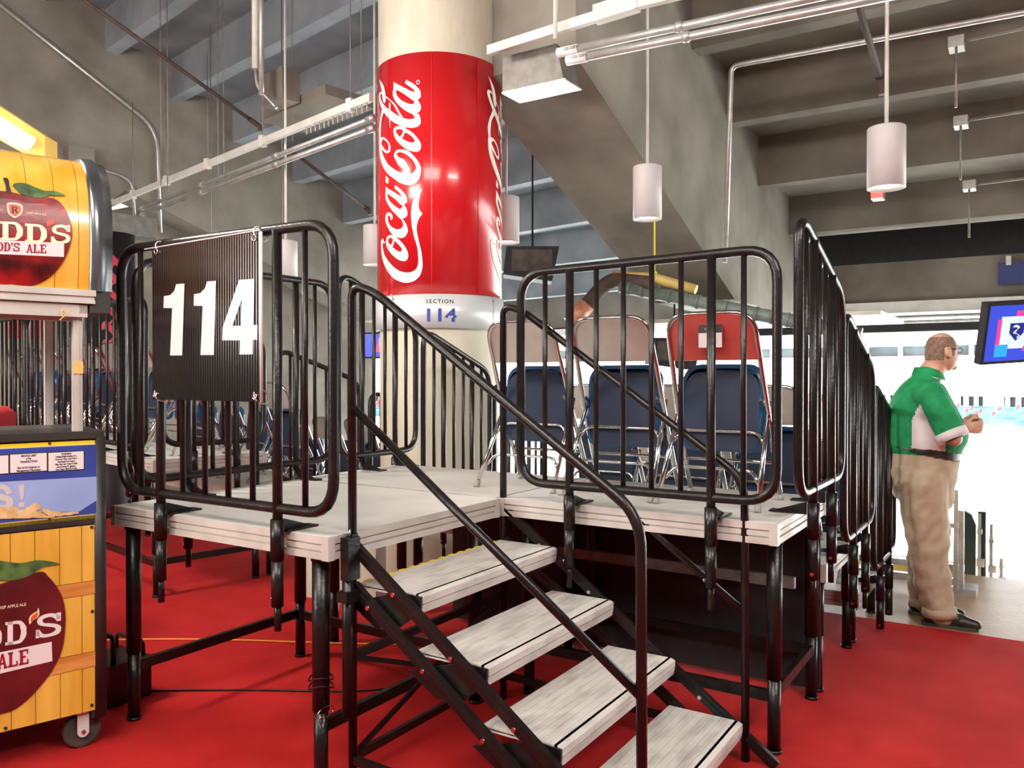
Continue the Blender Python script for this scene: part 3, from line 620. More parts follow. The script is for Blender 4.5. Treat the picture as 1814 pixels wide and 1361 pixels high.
# planks: front lower panel
xs = [-1.2, -1.1, -1.0, -.90, -.80, -.70, -.60, -.50, -.415, -.345, -.262, -.175, -.095, -.045]
cs = [(.165, .345), (.408, .645), (.70, .93)]
for i in range(len(xs)-1):
    for z0, z1 in cs:
        MB().box((xs[i]+.0012, -.002, z0+.0012), (xs[i+1]-.0012, .006, z1-.0012)).build('plank', 'plank', cart, True)
for z0, z1 in ((.345, .408), (.645, .70)): MB().box((-1.2, -.003, z0+.001), (-.045, .006, z1-.001)).build('cross_plank', 'plank_brown', cart, True)
for p in ((478, 100), (481, 540), (479, 1030), (28, 1150)):
    v = cmap(p[0]/2.952, 900+p[1]/2.952); MB().tube([v, v+Vector((0, -.004, 0))], .006, 8).build('bolt', 'dark_ink', cart, True)
# yellow framed message panel
pr = cmap(179, 850).x
MB().box((-1.2, -.004, .957), (pr, .0035, 1.277)).build('yellow_frame', 'yellow', cart, True)
MB().box((-1.19, -.0055, .973), (pr-.011, -.0035, 1.262)).build('white_line', 'white_ink', cart, True)
bp_ = MB().box((-1.188, -.0068, .976), (pr-.014, -.005, 1.259)).build('message_panel', 'panel_blue', cart, True)
def zb(X, Y, d): return cmap(X/5.335, 700+Y/5.335, d)
mm = MB(); mm.add([zb(-100, 825, -.0075), zb(-1500, 1000, -.0075)]+[zb(-1500, 1110, -.0075), zb(740, 1103, -.0075), zb(912, 992, -.0075), zb(912, 770, -.0075)], [tuple(range(6))[::-1]]); mm.build('sky_field', 'panel_sky', bp_, True)
boxes = [((92, 565), (437, 545), (437, 712), (92, 733), ['SERVICE LIMIT', '2 Per', 'TRANSACTION', '', 'End of 3rd Quarter or', 'Management Discretion']),
         ((453, 547), (785, 533), (785, 697), (453, 713), ['WARNING', 'Drinking Distilled Spirits, Beer,', 'Coolers, Wine and Other', 'Alcoholic Beverages', 'May Increase Cancer Risk', 'and During Pregnancy', 'Can Cause Birth Defects']),
         ((-270, 590), (75, 568), (75, 735), (-270, 760), [])]
for b in boxes:
    q = [zb(*p, -.0092) for p in b[:4]]; x0 = q[0].x; x1 = q[1].x; z1 = max(q[0].z, q[1].z); z0 = min(q[2].z, q[3].z)
    MB().box((x0-.003, -.0086, z0-.003), (x1+.003, -.0075, z1+.003)).build('notice_border', 'dark_ink', bp_, True)
    MB().box((x0, -.0094, z0), (x1, -.008, z1)).build('notice', 'band_white', bp_, True)
    nl = len(b[4])
    for i, tx in enumerate(b[4]):
        if not tx: continue
        sz = (z1-z0)/(nl+.3)*1.0
        text_mb(tx, sz*.98, lambda x, y: Vector(((x0+x1)/2+x*(.62 if len(tx) > 24 else .78), -.0098, z1-(i+1)*sz*1.02+y)), .0005).build('notice_text', 'dark_ink', bp_, True)
# S! lettering
def stroke_poly(pts, name, m, parent, flip=False, d=-.0085, mp=zb):
    p = [mp(x, y, d) for x, y in pts]; mb = MB(); mb.add(p, [tuple(range(len(p)))]); return mb.build(name, m, parent, True)
sl = MB(); ribbon(sl, [(110, 925, 60, 945), (80, 870, 40, 905), (20, 845, 10, 890), (-50, 860, -20, 905), (-75, 930, -25, 930), (-20, 985, 20, 935), (50, 1005, 90, 960), (50, 1030, 125, 1010), (10, 1040, 90, 1070), (-60, 1020, -10, 1080)], lambda x, y: zb(x, y, -.0085), 4, 2)
sl.add([zb(170, 850, -.0085), zb(228, 845, -.0085), zb(215, 985, -.0085), zb(190, 987, -.0085)], [(0, 1, 2, 3)]); sl.add([zb(172, 1015, -.0085), zb(228, 1010, -.0085), zb(226, 1055, -.0085), zb(172, 1060, -.0085)], [(0, 1, 2, 3)])
sl.build('lettering', 'white_ink', bp_, True)
for (cx, cy, rx, ry, an) in ((-60, 1120, 120, 42, .1), (60, 1095, 95, 40, .25), (40, 1140, 110, 36, 0), (170, 1110, 85, 34, .7), (290, 1080, 75, 45, -.5), (240, 1110, 60, 32, .2), (330, 1125, 100, 32, .15), (455, 1110, 70, 30, .5), (520, 1120, 80, 26, .1), (620, 1120, 70, 16, 0), (690, 1112, 50, 12, 0), (200, 1150, 100, 22, 0), (400, 1148, 110, 14, 0), (345, 1050, 45, 26, .6)):
    pts = []
    for k in range(20):
        t = 2*pi*k/20; rr = 1-.16*math.cos(2*t+pi)*0-.18*abs(math.sin(t))**4; x = rx*math.cos(t)*rr; y = ry*math.sin(t)*(1-.25*(math.exp(-(math.cos(t)/.35)**2)))
        pts.append((cx+x*math.cos(an)-y*math.sin(an), min(cy+x*math.sin(an)+y*math.cos(an), 1168-.02*(cx+x))))
    stroke_poly(pts, 'peanut_print', 'peanut', bp_, d=-.0095-random.random()*.001)
for X, Y in ((465, 457), (927, 437), (941, 800), (940, 1130), (465, 1166)):
    v = zb(X, Y, -.005); MB().tube([v, v+Vector((0, -.004, 0))], .005, 8).build('bolt', 'dark_ink', cart, True)
# lettering helper for slab capitals drawn as strokes (unit height 1, width varies)
def slab(mb, ch, ox, oz, w_, h_, mp, t=.20, shear=0):
    P_ = lambda x, z: mp(ox+x*w_, oz+z*h_+shear*(ox+x*w_))
    def rect(x0, z0, x1, z1): mb.add([P_(x0, z0), P_(x1, z0), P_(x1, z1), P_(x0, z1)], [(0, 1, 2, 3)])
    def rib(rows): ribbon(mb, rows, P_, 4, 1)
    s = .13
    if ch == 'D':
        rect(.1, 0, .1+t, 1); rect(0, 0, .45, s); rect(0, 1-s, .45, 1)
        rib([(.45, 1, .45, 1-s), (.75, .96, .65, .83), (.97, .72, .97-t, .66), (1, .5, 1-t, .5), (.97, .28, .97-t, .34), (.75, .04, .65, .17), (.45, 0, .45, s)])
    elif ch == 'S':
        rib([(.95, .70, .78, .68), (.88, .88, .70, .78), (.60, 1.0, .55, .85), (.25, .97, .32, .82), (.06, .80, .26, .74), (.12, .58, .34, .62), (.45, .45, .55, .58), (.72, .36, .90, .45), (.75, .24, .98, .26), (.55, .14, .85, .06), (.30, .16, .35, .0), (.18, .30, .05, .12), (.16, .36, .0, .34)])
        rect(.80, .62, .97, .98); rect(.0, .02, .14, .38)
    elif ch == 'A':
        mb.add([P_(.40, 1), P_(.60, 1), P_(.27, 0), P_(.10, 0)], [(0, 1, 2, 3)]); mb.add([P_(.40, 1), P_(.62, 1), P_(.95, 0), P_(.70, 0)], [(0, 1, 2, 3)])
        rect(.25, .28, .75, .28+s); rect(0, 0, .36, s); rect(.62, 0, 1, s)
    elif ch == 'L':
        rect(.12, 0, .12+t, 1); rect(0, 1-s, .5, 1); rect(0, 0, .95, s); rect(.8, 0, .95, .35)
    elif ch == 'E':
        rect(.12, 0, .12+t, 1); rect(0, 1-s, .92, 1); rect(0, 0, .95, s); rect(.3, .45, .68, .45+s); rect(.8, 0, .95, .34); rect(.78, .68, .92, 1)
    elif ch == 'R':
        rect(.1, 0, .1+t, 1); rect(0, 0, .42, s); rect(0, 1-s, .5, 1)
        rib([(.45, 1, .45, 1-s), (.80, .93, .65, .82), (.86, .74, .66, .74), (.80, .53, .65, .62), (.45, .42, .45, .56)]); mb.add([P_(.45, .45), P_(.68, .48), P_(1, 0), P_(.74, 0)], [(0, 1, 2, 3)])
    elif ch == "'":
        mb.add([P_(.1, 1), P_(.9, 1), P_(.7, .68), P_(.3, .62)], [(0, 1, 2, 3)])
def word(mb, s, x0, z0, cw, h_, mp, t=.22, gap=.08, shear=0):
    x = x0
    for ch in s:
        if ch == ' ': x += cw*.45; continue
        w_ = cw*(.35 if ch == "'" else 1); slab(mb, ch, x, z0, w_, h_, mp, t, shear); x += w_*(1+gap)
    return x
# lower apple print; coordinates in zoom6b pixels: x=X/3.16, y=930+Y/3.158
def za(X, Y, d=-.006): return cmap(X/3.16, 930+Y/3.158, d)
apple = [(215, 262), (270, 290), (320, 350), (352, 420), (365, 500), (362, 590), (350, 680), (320, 760), (280, 830), (225, 900), (160, 970), (90, 1025), (20, 1052), (-120, 1075), (-300, 1060), (-480, 1000), (-640, 880), (-740, 700), (-760, 520), (-700, 380), (-600, 310), (-450, 290), (-250, 320), (0, 330)]
def smooth_poly(pts, sub=4):
    pp = [list(p) for p in pts]; r_ = catmull(pp[-2:]+pp+pp[:2], sub); return r_[2*sub:-2*sub][:-1] if False else r_[2*sub:len(r_)-2*sub]
ap = MB(); pts = smooth_poly(apple); ctr = (-200, 700); 
ap.add([za(*ctr, -.0060)]+[za(x, y, -.0060) for x, y in pts], [(0, i+1, i+2) for i in range(len(pts)-1)]+[(0, len(pts), 1)])
app = ap.build('apple_print', 'apple_dark', cart, True)
def poly_on(pts, name, m, mp, d, parent, sm=True):
    p = smooth_poly(pts) if sm else pts; mb = MB(); mb.add([mp(x, y, d) for x, y in p], [tuple(range(len(p)))]); return mb.build(name, m, parent, True)
poly_on([(-250, 150), (-80, 185), (40, 205), (120, 212), (220, 196), (335, 217), (250, 232), (205, 255), (150, 290), (60, 310), (-60, 300), (-200, 240)], 'leaf_print', 'leaf', za, -.0068, app)
poly_on([(-20, 715), (287, 652), (291, 760), (-20, 835), (-400, 905), (-400, 790)], 'label_band', 'band_white', za, -.0070, app, False)
lm = MB(); mpa = lambda x, z: za(x, -z, -.0078)
word(lm, 'ALE', 0-18, -806, 58, 84, mpa, .3, .04, .20); lm.build('lettering', 'crimson', app, True)
lm = MB()
slab(lm, 'D', 28, -672-5, 118, 130, mpa, .26, .14); slab(lm, 'D', -110, -690, 118, 130, mpa, .26, .14); slab(lm, 'S', 198, -668, 145, 130, mpa, .2, .16); lm.build('brand_lettering', 'band_white', app, True)
fl = [(165, 555), (160, 525), (175, 500), (205, 480), (212, 462), (218, 490), (210, 515), (185, 530)]
poly_on(fl, 'flame_outline', 'cream', za, -.0074, app); poly_on([(170+(x-170)*.7+6, 515+(y-515)*.7) for x, y in fl], 'flame_print', 'flame', za, -.0080, app)
text_mb('CRISP APPLE ALE', 24, lambda x, y: za(60+x*.95, 462-y-.13*x, -.0075), .1).build('small_lettering', 'cream', app, True)
# caster
for x in (-.085, -1.1):
    m = MB(); m.box((x-.022, .03, .07), (x+.022, .035, .165)); m.tube([(x, .028, .075), (x, .037, .075)], .022, 14); m.box((x-.022, .095, .07), (x+.022, .1, .165)); m.build('caster_fork', 'white_pipe', cart, True)
    m = MB(); prof = [(.052, -.018), (.068, -.020), (.072, -.012), (.072, .012), (.068, .020), (.052, .018)]
    vs = []; n = 28
    for r_, y in prof:
        for k in range(n): a = 2*pi*k/n; vs.append((x+r_*math.cos(a), .065+y, .076+r_*math.sin(a)))
    fs = [(i*n+k, i*n+(k+1) % n, (i+1)*n+(k+1) % n, (i+1)*n+k) for i in range(len(prof)-1) for k in range(n)]; m.add(vs, fs, True)
    m.tube([(x, .050, .076), (x, .080, .076)], .053, 24); wh = m.build('caster_wheel', 'rubber_black', cart, True)
    MB().tube([(x, .022, .076), (x, .108, .076)], .008, 8).build('axle_bolt', 'chrome', wh, True)
# posts and tray of the canopy
px_ = cmap(141, 640).x
for x in (px_, -1.1):
    for y in (.03, CD-.04):
        m = MB(); m.box((x-.017, y, 1.31), (x+.017, y+.034, 1.80)); m.box((x-.006, y-.004, 1.31), (x+.006, y, 1.80)); m.build('canopy_post', 'alum', cart, True)
MB().box((px_-.0185, .0235, 1.55), (px_+.0185, .0255, 1.60)).build('tape', 'fix_yellow', cart, True)
xr = cmap(168, 525).x
m = MB(); m.box((-CW, -.02, 1.865), (xr, CD, 1.890)); m.box((-CW, -.012, 1.848), (xr-.004, CD, 1.865)); m.box((-CW, -.016, 1.835), (xr-.002, CD, 1.848)); m.build('tray_rail', 'alum', cart, True)
m = MB(); m.box((-CW, .0, 1.78), (px_+.03, .03, 1.83)); m.box((px_-.0, .0, 1.795), (px_+.03, CD, 1.83)); m.box((-CW, .12, 1.77), (px_, .15, 1.82)); m.build('support_bar', 'alum', cart, True)
# barrel canopy
PR = [(.0, 1.89), (-.012, 1.98), (-.018, 2.08), (-.014, 2.18), (.0, 2.26), (.025, 2.33), (.06, 2.385), (.11, 2.425), (.17, 2.45), (.25, 2.46)]
def canopy(z): 
    for i in range(len(PR)-1):
        if PR[i][1] <= z <= PR[i+1][1]: return PR[i][0]+(PR[i+1][0]-PR[i][0])*(z-PR[i][1])/(PR[i+1][1]-PR[i][1])
    return PR[0][0] if z < PR[0][1] else PR[-1][0]
PR = [(a[0], a[1]) for a in catmull([list(p) for p in PR], 3)]
xr2 = cmap(158, 450).x
cx_ = [-1.22, -1.10, -.98, -.86, -.74, -.62, -.52, -.44, -.355, -.275, -.215, xr2-.03, xr2]
cx_ = [-1.22, -1.10, -.98, -.86, -.74, -.62, -.52, cmap(-40, 400).x, cmap(47, 400).x, cmap(96, 420).x, cmap(138, 440).x, xr2]
for i in range(len(cx_)-1):
    m = MB(); n = len(PR); a, b = cx_[i]+.001, cx_[i+1]-.001
    vs = [(a, y, z) for y, z in PR]+[(b, y, z) for y, z in PR]+[(a, y+.012, z-.004) for y, z in PR]+[(b, y+.012, z-.004) for y, z in PR]
    m.add(vs[:2*n], [(k, n+k, n+k+1, k+1) for k in range(n-1)], True)
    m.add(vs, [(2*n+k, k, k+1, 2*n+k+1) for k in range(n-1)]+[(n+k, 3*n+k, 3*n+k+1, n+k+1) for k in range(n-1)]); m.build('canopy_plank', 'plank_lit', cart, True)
m = MB(); n = len(PR); m.add([(-1.22, y+.014, z-.006) for y, z in PR]+[(xr2, y+.014, z-.006) for y, z in PR]+[(-1.22, .3, 1.89), (xr2, .3, 1.89)], [(k, n+k, n+k+1, k+1) for k in range(n-1)]+[tuple(range(n-1, -1, -1))+(2*n,), tuple(range(n, 2*n))+(2*n+1,)]); m.build('canopy_back', 'black_trim', cart, True)
m = MB()
sec = [(-.002, -.010), (.012, -.016), (.045, -.016), (.052, -.006), (.085, .0), (.085, .05), (-.002, .05)]; ns = len(sec); vs = []
for i, (y, z) in enumerate(PR):
    a = PR[max(i-1, 0)]; b = PR[min(i+1, len(PR)-1)]; t = Vector((0, b[0]-a[0], b[1]-a[1])).normalized(); nn = Vector((0, t.z, -t.y))   # points inward (+y)
    for sx, sd in sec: vs.append(Vector((xr2+sx, y, z))+nn*sd)
fs = [(i*ns+k, i*ns+(k+1) % ns, (i+1)*ns+(k+1) % ns, (i+1)*ns+k) for i in range(len(PR)-1) for k in range(ns)]; m.add(vs, fs, True); m.build('canopy_rim', 'grey_rim', cart, True)
m = MB(); m.box((xr2-.0, -.004, 1.80), (xr2+.08, .25, 1.89)); m.box((xr2+.01, .10, 1.89), (xr2+.085, CD, 2.3)); m.build('rim_base', 'black_trim', cart, True)
# upper apple print, zoom (0,180)-(260,540) scale 3.78
def zc(X, Y, d=-.002):
    v = cmap(X/3.78, 180+Y/3.78, 0); v.y = canopy(v.z)-.003+d; return v
def fan_on(pts, name, m, mp, d, parent, ctr):
    p = smooth_poly(pts); mb = MB(); n = len(p); vs = []; R_ = 6
    for j in range(1, R_+1):
        for x, y in p: vs.append(mp(ctr[0]+(x-ctr[0])*j/R_, ctr[1]+(y-ctr[1])*j/R_, d))
    vs.append(mp(ctr[0], ctr[1], d)); c = len(vs)-1
    fs = [(c, i, (i+1) % n) for i in range(n)]
    for j in range(R_-1): fs += [(j*n+i, (j+1)*n+i, (j+1)*n+(i+1) % n, j*n+(i+1) % n) for i in range(n)]
    mb.add(vs, fs); return mb.build(name, m, parent, True)
ua = [(330, 645), (390, 670), (430, 720), (460, 790), (475, 870), (465, 950), (430, 1050), (370, 1140), (290, 1205), (200, 1235), (110, 1228), (60, 1222), (-60, 1235), (-190, 1180), (-290, 1060), (-330, 900), (-310, 760), (-230, 660), (-100, 615), (0, 600), (90, 612), (200, 640)]
app2 = fan_on(ua, 'apple_print', 'apple', zc, -.001, cart, (60, 900))
fan_on([(85, 565), (110, 545), (170, 545), (230, 570), (300, 598), (370, 600), (436, 630), (370, 630), (320, 632), (270, 648), (200, 640), (130, 615)], 'leaf_print', 'leaf', zc, -.003, app2, (210, 598))
fan_on([(22, 512), (55, 512), (62, 560), (72, 610), (42, 612), (36, 560)], 'stem_print', 'stem', zc, -.0025, app2, (48, 560))
mpc = lambda x, z: zc(x, -z, -.004)
lm = MB(); slab(lm, 'D', 160, -930-8, 145, 125, mpc, .26, -.06); slab(lm, 'D', -5, -925-8, 150, 125, mpc, .26, -.04); slab(lm, 'S', 332, -958, 132, 128, mpc, .2, -.02+.02); slab(lm, 'E', -160, -930, 140, 125, mpc, .26, 0); lm.build('brand_lettering', 'cream', app2, True)
def rect_grid(x0, y0, x1, y1, ytilt, mp, d, name, m, parent):
    mb = MB(); nx = 8; ny = 4; vs = []
    for j in range(ny+1):
        for i in range(nx+1): x = x0+(x1-x0)*i/nx; vs.append(mp(x, y0+(y1-y0)*j/ny+ytilt*(x-x1), d))
    mb.add(vs, [(j*(nx+1)+i, (j+1)*(nx+1)+i, (j+1)*(nx+1)+i+1, j*(nx+1)+i+1) for j in range(ny) for i in range(nx)]); return mb.build(name, m, parent, True)
rect_grid(-280, 953, 420, 1045, .045, zc, -.0035, 'label_band', 'band_white', app2)
lm = MB(); mpc2 = lambda x, z: zc(x, -z, -.0045); x = word(lm, 'ALE', 168, -1012, 44, 58, mpc2, .3, .04, -.03); word(lm, "DD'S", -28, -1006, 44, 58, mpc2, .3, .06, -.03); lm.build('lettering', 'crimson', app2, True)
fan_on([(40, 690), (90, 682), (142, 700), (142, 745), (125, 768), (92, 784), (62, 768), (45, 745)], 'shield_print', 'cream', zc, -.0035, app2, (92, 730))
fan_on([(50, 698), (90, 692), (132, 708), (132, 742), (118, 760), (92, 774), (68, 760), (54, 740)], 'shield_field', 'flame', zc, -.0042, app2, (92, 730))
lm = MB(); slab(lm, 'R', 70, -752, 44, 44, lambda x, z: zc(x, -z, -.005), .24); lm.build('shield_letter', 'apple_edge', app2, True)
fl = [(310, 845), (302, 820), (315, 805), (345, 798), (352, 786), (355, 815), (340, 830), (318, 835)]
fan_on(fl, 'flame_print', 'flame', zc, -.0045, app2, (330, 818))
text_mb('CRISP APPLE ALE', 20, lambda x, y: zc(236+x*.9, 764-y+.08*x, -.0036)).build('small_lettering', 'cream', app2, True)
text_mb('NATURALLY', 20, lambda x, y: zc(-40+x*.9, 740-y-.05*x, -.0036)).build('small_lettering', 'cream', app2, True)

# coil of string under the tray
tag(MB().tube([cmap(103, 552)+Vector((0, 0, 0)) if False else CO+CE*cmap(112+5*math.cos(k*.9), 553+6*math.sin(k*.9)).x+CN*(-.02)+Vector((0, 0, cmap(112, 553+6*math.sin(k*.9)).z)) for k in range(9)]+[CO+CE*cmap(104, 570).x+CN*(-.02)+Vector((0, 0, cmap(104, 568).z))], .0025, 6).build('string_knot', 'fix_yellow'), 'knotted pale string hanging from the cart tray corner', 'string')

# black milk crate like power box under the landing behind the cart
bx = thing('equipment_case', (.15, 1.55, .006), 'glossy black plastic case on the carpet behind the front landing leg', 'case')
m = MB(); m.box((.06, 1.46, .006), (.27, 1.72, .20)); m.build('case_body', 'black', bx)
m = MB(); m.tube(rounded([(.09, 1.48, .20), (.09, 1.48, .33), (.09, 1.70, .33), (.09, 1.70, .20)], .03), .012, 8); m.tube(rounded([(.24, 1.48, .20), (.24, 1.48, .27), (.24, 1.70, .27), (.24, 1.70, .20)], .03), .010, 8); m.build('case_handle', 'black', bx)
text_mb('2', .05, lambda x, y: Vector((.058, 1.53-x, .05+y))).build('case_mark', 'white_ink', bx)
for y in (1.5, 1.6, 1.68): MB().box((.055, y-.008, .03), (.06, y+.008, .18)).build('case_rib', 'black', bx)

# ------------------------------------------------------------------ pendant lamps
def lamp(p, r, h, zc_top, label, off=True):
    t = thing('pendant_lamp', p, label, 'lamp')
    x, y, z = p; m = MB(); m.lathe([(0, z+h/2+.001), (r*.97, z+h/2), (r, z+h/2-.01), (r, z-h/2), (r*.94, z-h/2), (r*.94, z-h/2+.05)], (x, y, 0), 28); m.build('shade', 'lamp_shade', t)
    m = MB(); m.lathe([(0, z-h/2+.03), (r*.93, z-h/2+.03)], (x, y, 0), 28); m.build('diffuser', 'lamp_glow', t)
    MB().tube([(x, y, z+h/2), (x, y, zc_top)], .012, 8).build('stem', 'white_pipe', t)
lamp((4.032, 0.517, 3.017), 0.115, 0.425, 5.0, 'white cylinder pendant lamp left of the far right one, above the steps rail')
lamp((3.588, -1.31, 2.933), 0.115, 0.387, 4.6, 'white cylinder pendant lamp nearest the right edge')
lamp((3.917, 1.797, 2.914), 0.115, 0.399, 5.4, 'white cylinder pendant lamp just right of the red column')
lamp((3.994, 3.407, 2.842), 0.115, 0.391, 5.4, 'white cylinder pendant lamp just left of the red column')
lamp((3.514, 4.151, 2.69), 0.115, 0.391, 5.4, 'white cylinder pendant lamp behind the banner rail')

# ------------------------------------------------------------------ pipes, tray, conduit, duct
tr = thing('busway', (3, 1.3, 4.0), 'white overhead busway channel crossing in front of the ceiling', 'conduit')
def UZ(x, y, z): return unproj(x, y, (0, 0, 1), (0, 0, z))
def UD(x, y, d): return CAM+(FW+RT*((x-907)/FOC)-UP*((y-680.5)/FOC))*d
ZB = 3.89
pts = [UZ(190, 364, ZB), UZ(664, 170, ZB), UZ(866, 90, ZB), UZ(1131, 6, ZB), UZ(1450, -70, ZB)]
pts[1] = pts[1]+(pts[1]-pts[0]).normalized()*(-.05)
for a, b in ((pts[0], pts[1]), (pts[2], pts[3]), (pts[3], pts[4])): MB().bar(a, b, .045, .065).build('channel', 'white_pipe', tr)
m = MB()
for k in range(14):
    p = Vector(pts[1]).lerp(Vector(pts[0]), .01+.012*k); MB().tube([p+Vector((0, 0, -.03)), p+Vector((0, 0, -.10))], .006, 6).build('hook', 'galv', tr)
for t_ in (.05, .3, .5, .68, .85):
    p = Vector(pts[1]).lerp(Vector(pts[0]), t_); MB().tube([p, p+Vector((0, 0, 1.2))], .005, 6).build('hanger_rod', 'galv_dull', tr); MB().box((-.03, -.03, -.05), (.03, .03, .06), None, p).build('clamp', 'white_pipe', tr)
m = MB(); m.bar(UZ(1055, 27, ZB+.02), UZ(1130, 3, ZB+.02), .075, .11); m.build('joint_cover', 'white_pipe', tr)
for j in (0, 1):
    zz = ZB-.20-.07*j
    pp = [UZ(250, 370+11*j, zz), UZ(664, 208+18*j, zz)]
    t = thing('conduit_pipe', pp[1], ('upper' if j == 0 else 'lower')+' of the two grey conduits running left from behind the column', 'conduit')
    MB().tube(pp, .024, 10).build('pipe', 'galv', t)
    for q in (0, .34, .67, .98):
        a = Vector(pp[0]).lerp(Vector(pp[1]), q); b = Vector(pp[0]).lerp(Vector(pp[1]), q+.018); MB().tube([a, b], .031, 10).build('coupling', 'galv', t)
    pp = [UZ(988+16*j, 94+14*j, zz+.05), UZ(1280, 24+23*j, zz+.05), UZ(1620, -42+26*j, zz+.05)]
    t = thing('conduit_pipe', pp[0], ('upper' if j == 0 else 'lower')+' of the two grey conduits running right above the lamps', 'conduit')
    MB().tube(pp[:1]+pp[2:], .027, 10).build('pipe', 'galv', t); a = Vector(pp[0]); MB().tube([a, a.lerp(pp[2], .07)], .033, 10).build('label_sleeve', 'band_white', t)
    text_mb('120/208V', .03, lambda x, y: a.lerp(pp[2], .04)+(pp[2]-a).normalized()*x+Vector((0, 0, y-.008))-FW*.04).build('sleeve_lettering', 'dark_ink', t)
    MB().tube([pp[0].lerp(pp[2], .38), pp[0].lerp(pp[2], .40)], .035, 10).build('coupling', 'galv', t)
def pipe(pts, r, m, label, name='conduit_pipe', cat='conduit', rad=.15):
    return tag(MB().tube(rounded(pts, rad, 6), r, 8).build(name, m), label, cat)
fw = lambda du, z, e=.0: F2(du, 9.96-e, z)
pipe([fw(2.0, 5.85), fw(4.26, 4.56), fw(4.30, 3.3)], .028, 'galv', 'grey conduit sloping down the left concrete wall, then dropping', rad=.3)
pipe([fw(3.35, 3.95), fw(3.8, 3.93), fw(3.97, 3.85), fw(4.0, 3.3)], .022, 'galv', 'short curved conduit above the cart rim', rad=.2)
for k in range(4): pipe([fw(3.75+.07*k, 3.22), fw(3.45+.07*k, 2.85), fw(3.2+.07*k, 2.5)], .018, 'galv', ['leftmost', 'second', 'third', 'rightmost'][k]+' of the slanted thin conduits bunched beside the cart rim', rad=.05)['group'] = 'slanted thin conduits bunched beside the cart rim'
jb = MB(); jb.box((-.35, -.15, -.14), (.25, .15, .14), Matrix.Rotation(A2, 3, 'Z'), fw(3.95, 3.30, .1)); tag(jb.build('junction_box', 'galv_dull'), 'grey metal junction box under the left end of the busway', 'box')
jb = MB(); jb.box((-.16, -.1, -.11), (.16, .1, .11), Matrix.Rotation(A2, 3, 'Z'), fw(3.34, 4.02, .1)); tag(jb.build('wall_box', 'concrete'), 'pale rounded box on the wall just above the cart top', 'box')
jb = MB(); jb.box((-.14, -.1, -.20), (.14, .1, .20), Matrix.Rotation(A2, 3, 'Z'), fw(3.62, 3.05, .12)); tag(jb.build('wall_box', 'galv_dull'), 'light grey box on the wall beside the cart rim', 'box')
pipe([(5.5, -6, 4.30), (5.5, .16, 4.46), (5.5, .34, 4.30), (5.5, .39, 4.0), (5.5, -.13, 4.0)][:2]+[(5.5, .30, 4.46), (5.5, .36, 2.62)], .026, 'galv', 'grey conduit curving down beside the right ceiling steps', rad=.25)
for a, b, lab in ((UD(1518, 0, 5.0), UD(1564, 155, 5.6), 'dark sprinkler pipe near the top right lamp'), (UD(150, 0, 8.0), UD(460, 224, 9.2), 'dark sprinkler pipe crossing the upper left ceiling steps'), (UD(530, 278, 9.5), UD(655, 374, 10.5), 'dark sprinkler pipe left of the red column')):
    a, b = Vector(a), Vector(b); a = a+(a-b)*(1.2 if 'top right' in lab else .12)
    t = thing('sprinkler_pipe', b, lab, 'pipe'); MB().tube([a, b], .022, 8).build('pipe', 'rust', t); MB().tube([b+(a-b)*.06, b, b+Vector((0, 0, -.05))], .030, 8).build('sprinkler_head', 'rust', t)
# thin hanging rods
for i, (x, y0, y1, dp) in enumerate(((285, 0, 330, 9), (297, 90, 340, 9.2), (374, 180, 500, 9.5), (386, 20, 330, 9), (396, 20, 310, 9), (500, 230, 440, 9), (518, 0, 250, 8.5), (640, 10, 170, 8))):
    a = CAM+(FW+RT*((x-907)/FOC)-UP*((y1-680.5)/FOC))*dp
    tag(MB().tube([a, a+Vector((0, 0, 3.0))], .006, 6).build('hanger_rod', 'galv_dull'), ['leftmost', 'second', 'third', 'fourth', 'fifth', 'sixth', 'seventh', 'eighth, nearest the column'][i]+' of the thin rods hanging from the left ceiling steps', 'rod', 'thin ceiling hanger rods on the left')
a = UD(452, 122, 8.0); pipe([a+Vector((0, 0, 1.6)), a], .032, 'white_pipe', 'white vertical conduit drop left of the column, left of the pair')
a2 = UD(463, 168, 8.0); pipe([a2+Vector((0, 0, 1.9)), a2], .026, 'galv', 'bright conduit drop left of the column, right of the pair')
pipe([a, UD(455, 155, 8), UD(475, 175, 8), UD(490, 192, 8)], .014, 'galv', 'thin curved conduit tail under the white conduit drops', rad=.1)
jb = MB(); jb.box((-.10, -.20, -.16), (.10, .20, .16), Matrix.Rotation(A2, 3, 'Z'), UD(497, 158, 8.3)); tag(jb.build('junction_box', 'concrete_dark'), 'taupe junction box beside the white conduit drops', 'box')
jb = MB(); jb.box((-.30, -.62, -.05), (.30, .62, .05), Matrix.Rotation(A2, 3, 'Z'), UD(560, 196, 8.6)); tag(jb.build('ceiling_panel', 'concrete_dark'), 'brown-grey hung panel behind the busway left of the column', 'panel')
# duct
q = [unproj(x, y, (1, 0, 0), (2.95, 0, 0)) for x, y in ((890, 118), (968, 92), (998, 128), (890, 164))]
dk = thing('air_duct', q[3], 'square sheet-metal duct end right of the column under the busway', 'duct')
m = MB(); m.prism([q[3], Vector((2.95, q[2].y, q[3].z)), Vector((2.95, q[2].y+.06, q[3].z+.26)), Vector((2.95, q[3].y, q[3].z+.26))], (.24, 0, 0)); m.build('duct_box', 'galv_dull', dk)
MB().box((2.94, q[2].y-.02, q[3].z-.012), (3.19, q[3].y, q[3].z)).build('flange', 'galv', dk)
a = UD(984, 70, 5.4); pipe([a+Vector((0, 0, 1.2)), a], .016, 'white_pipe', 'white vertical conduit dropping beside the duct')
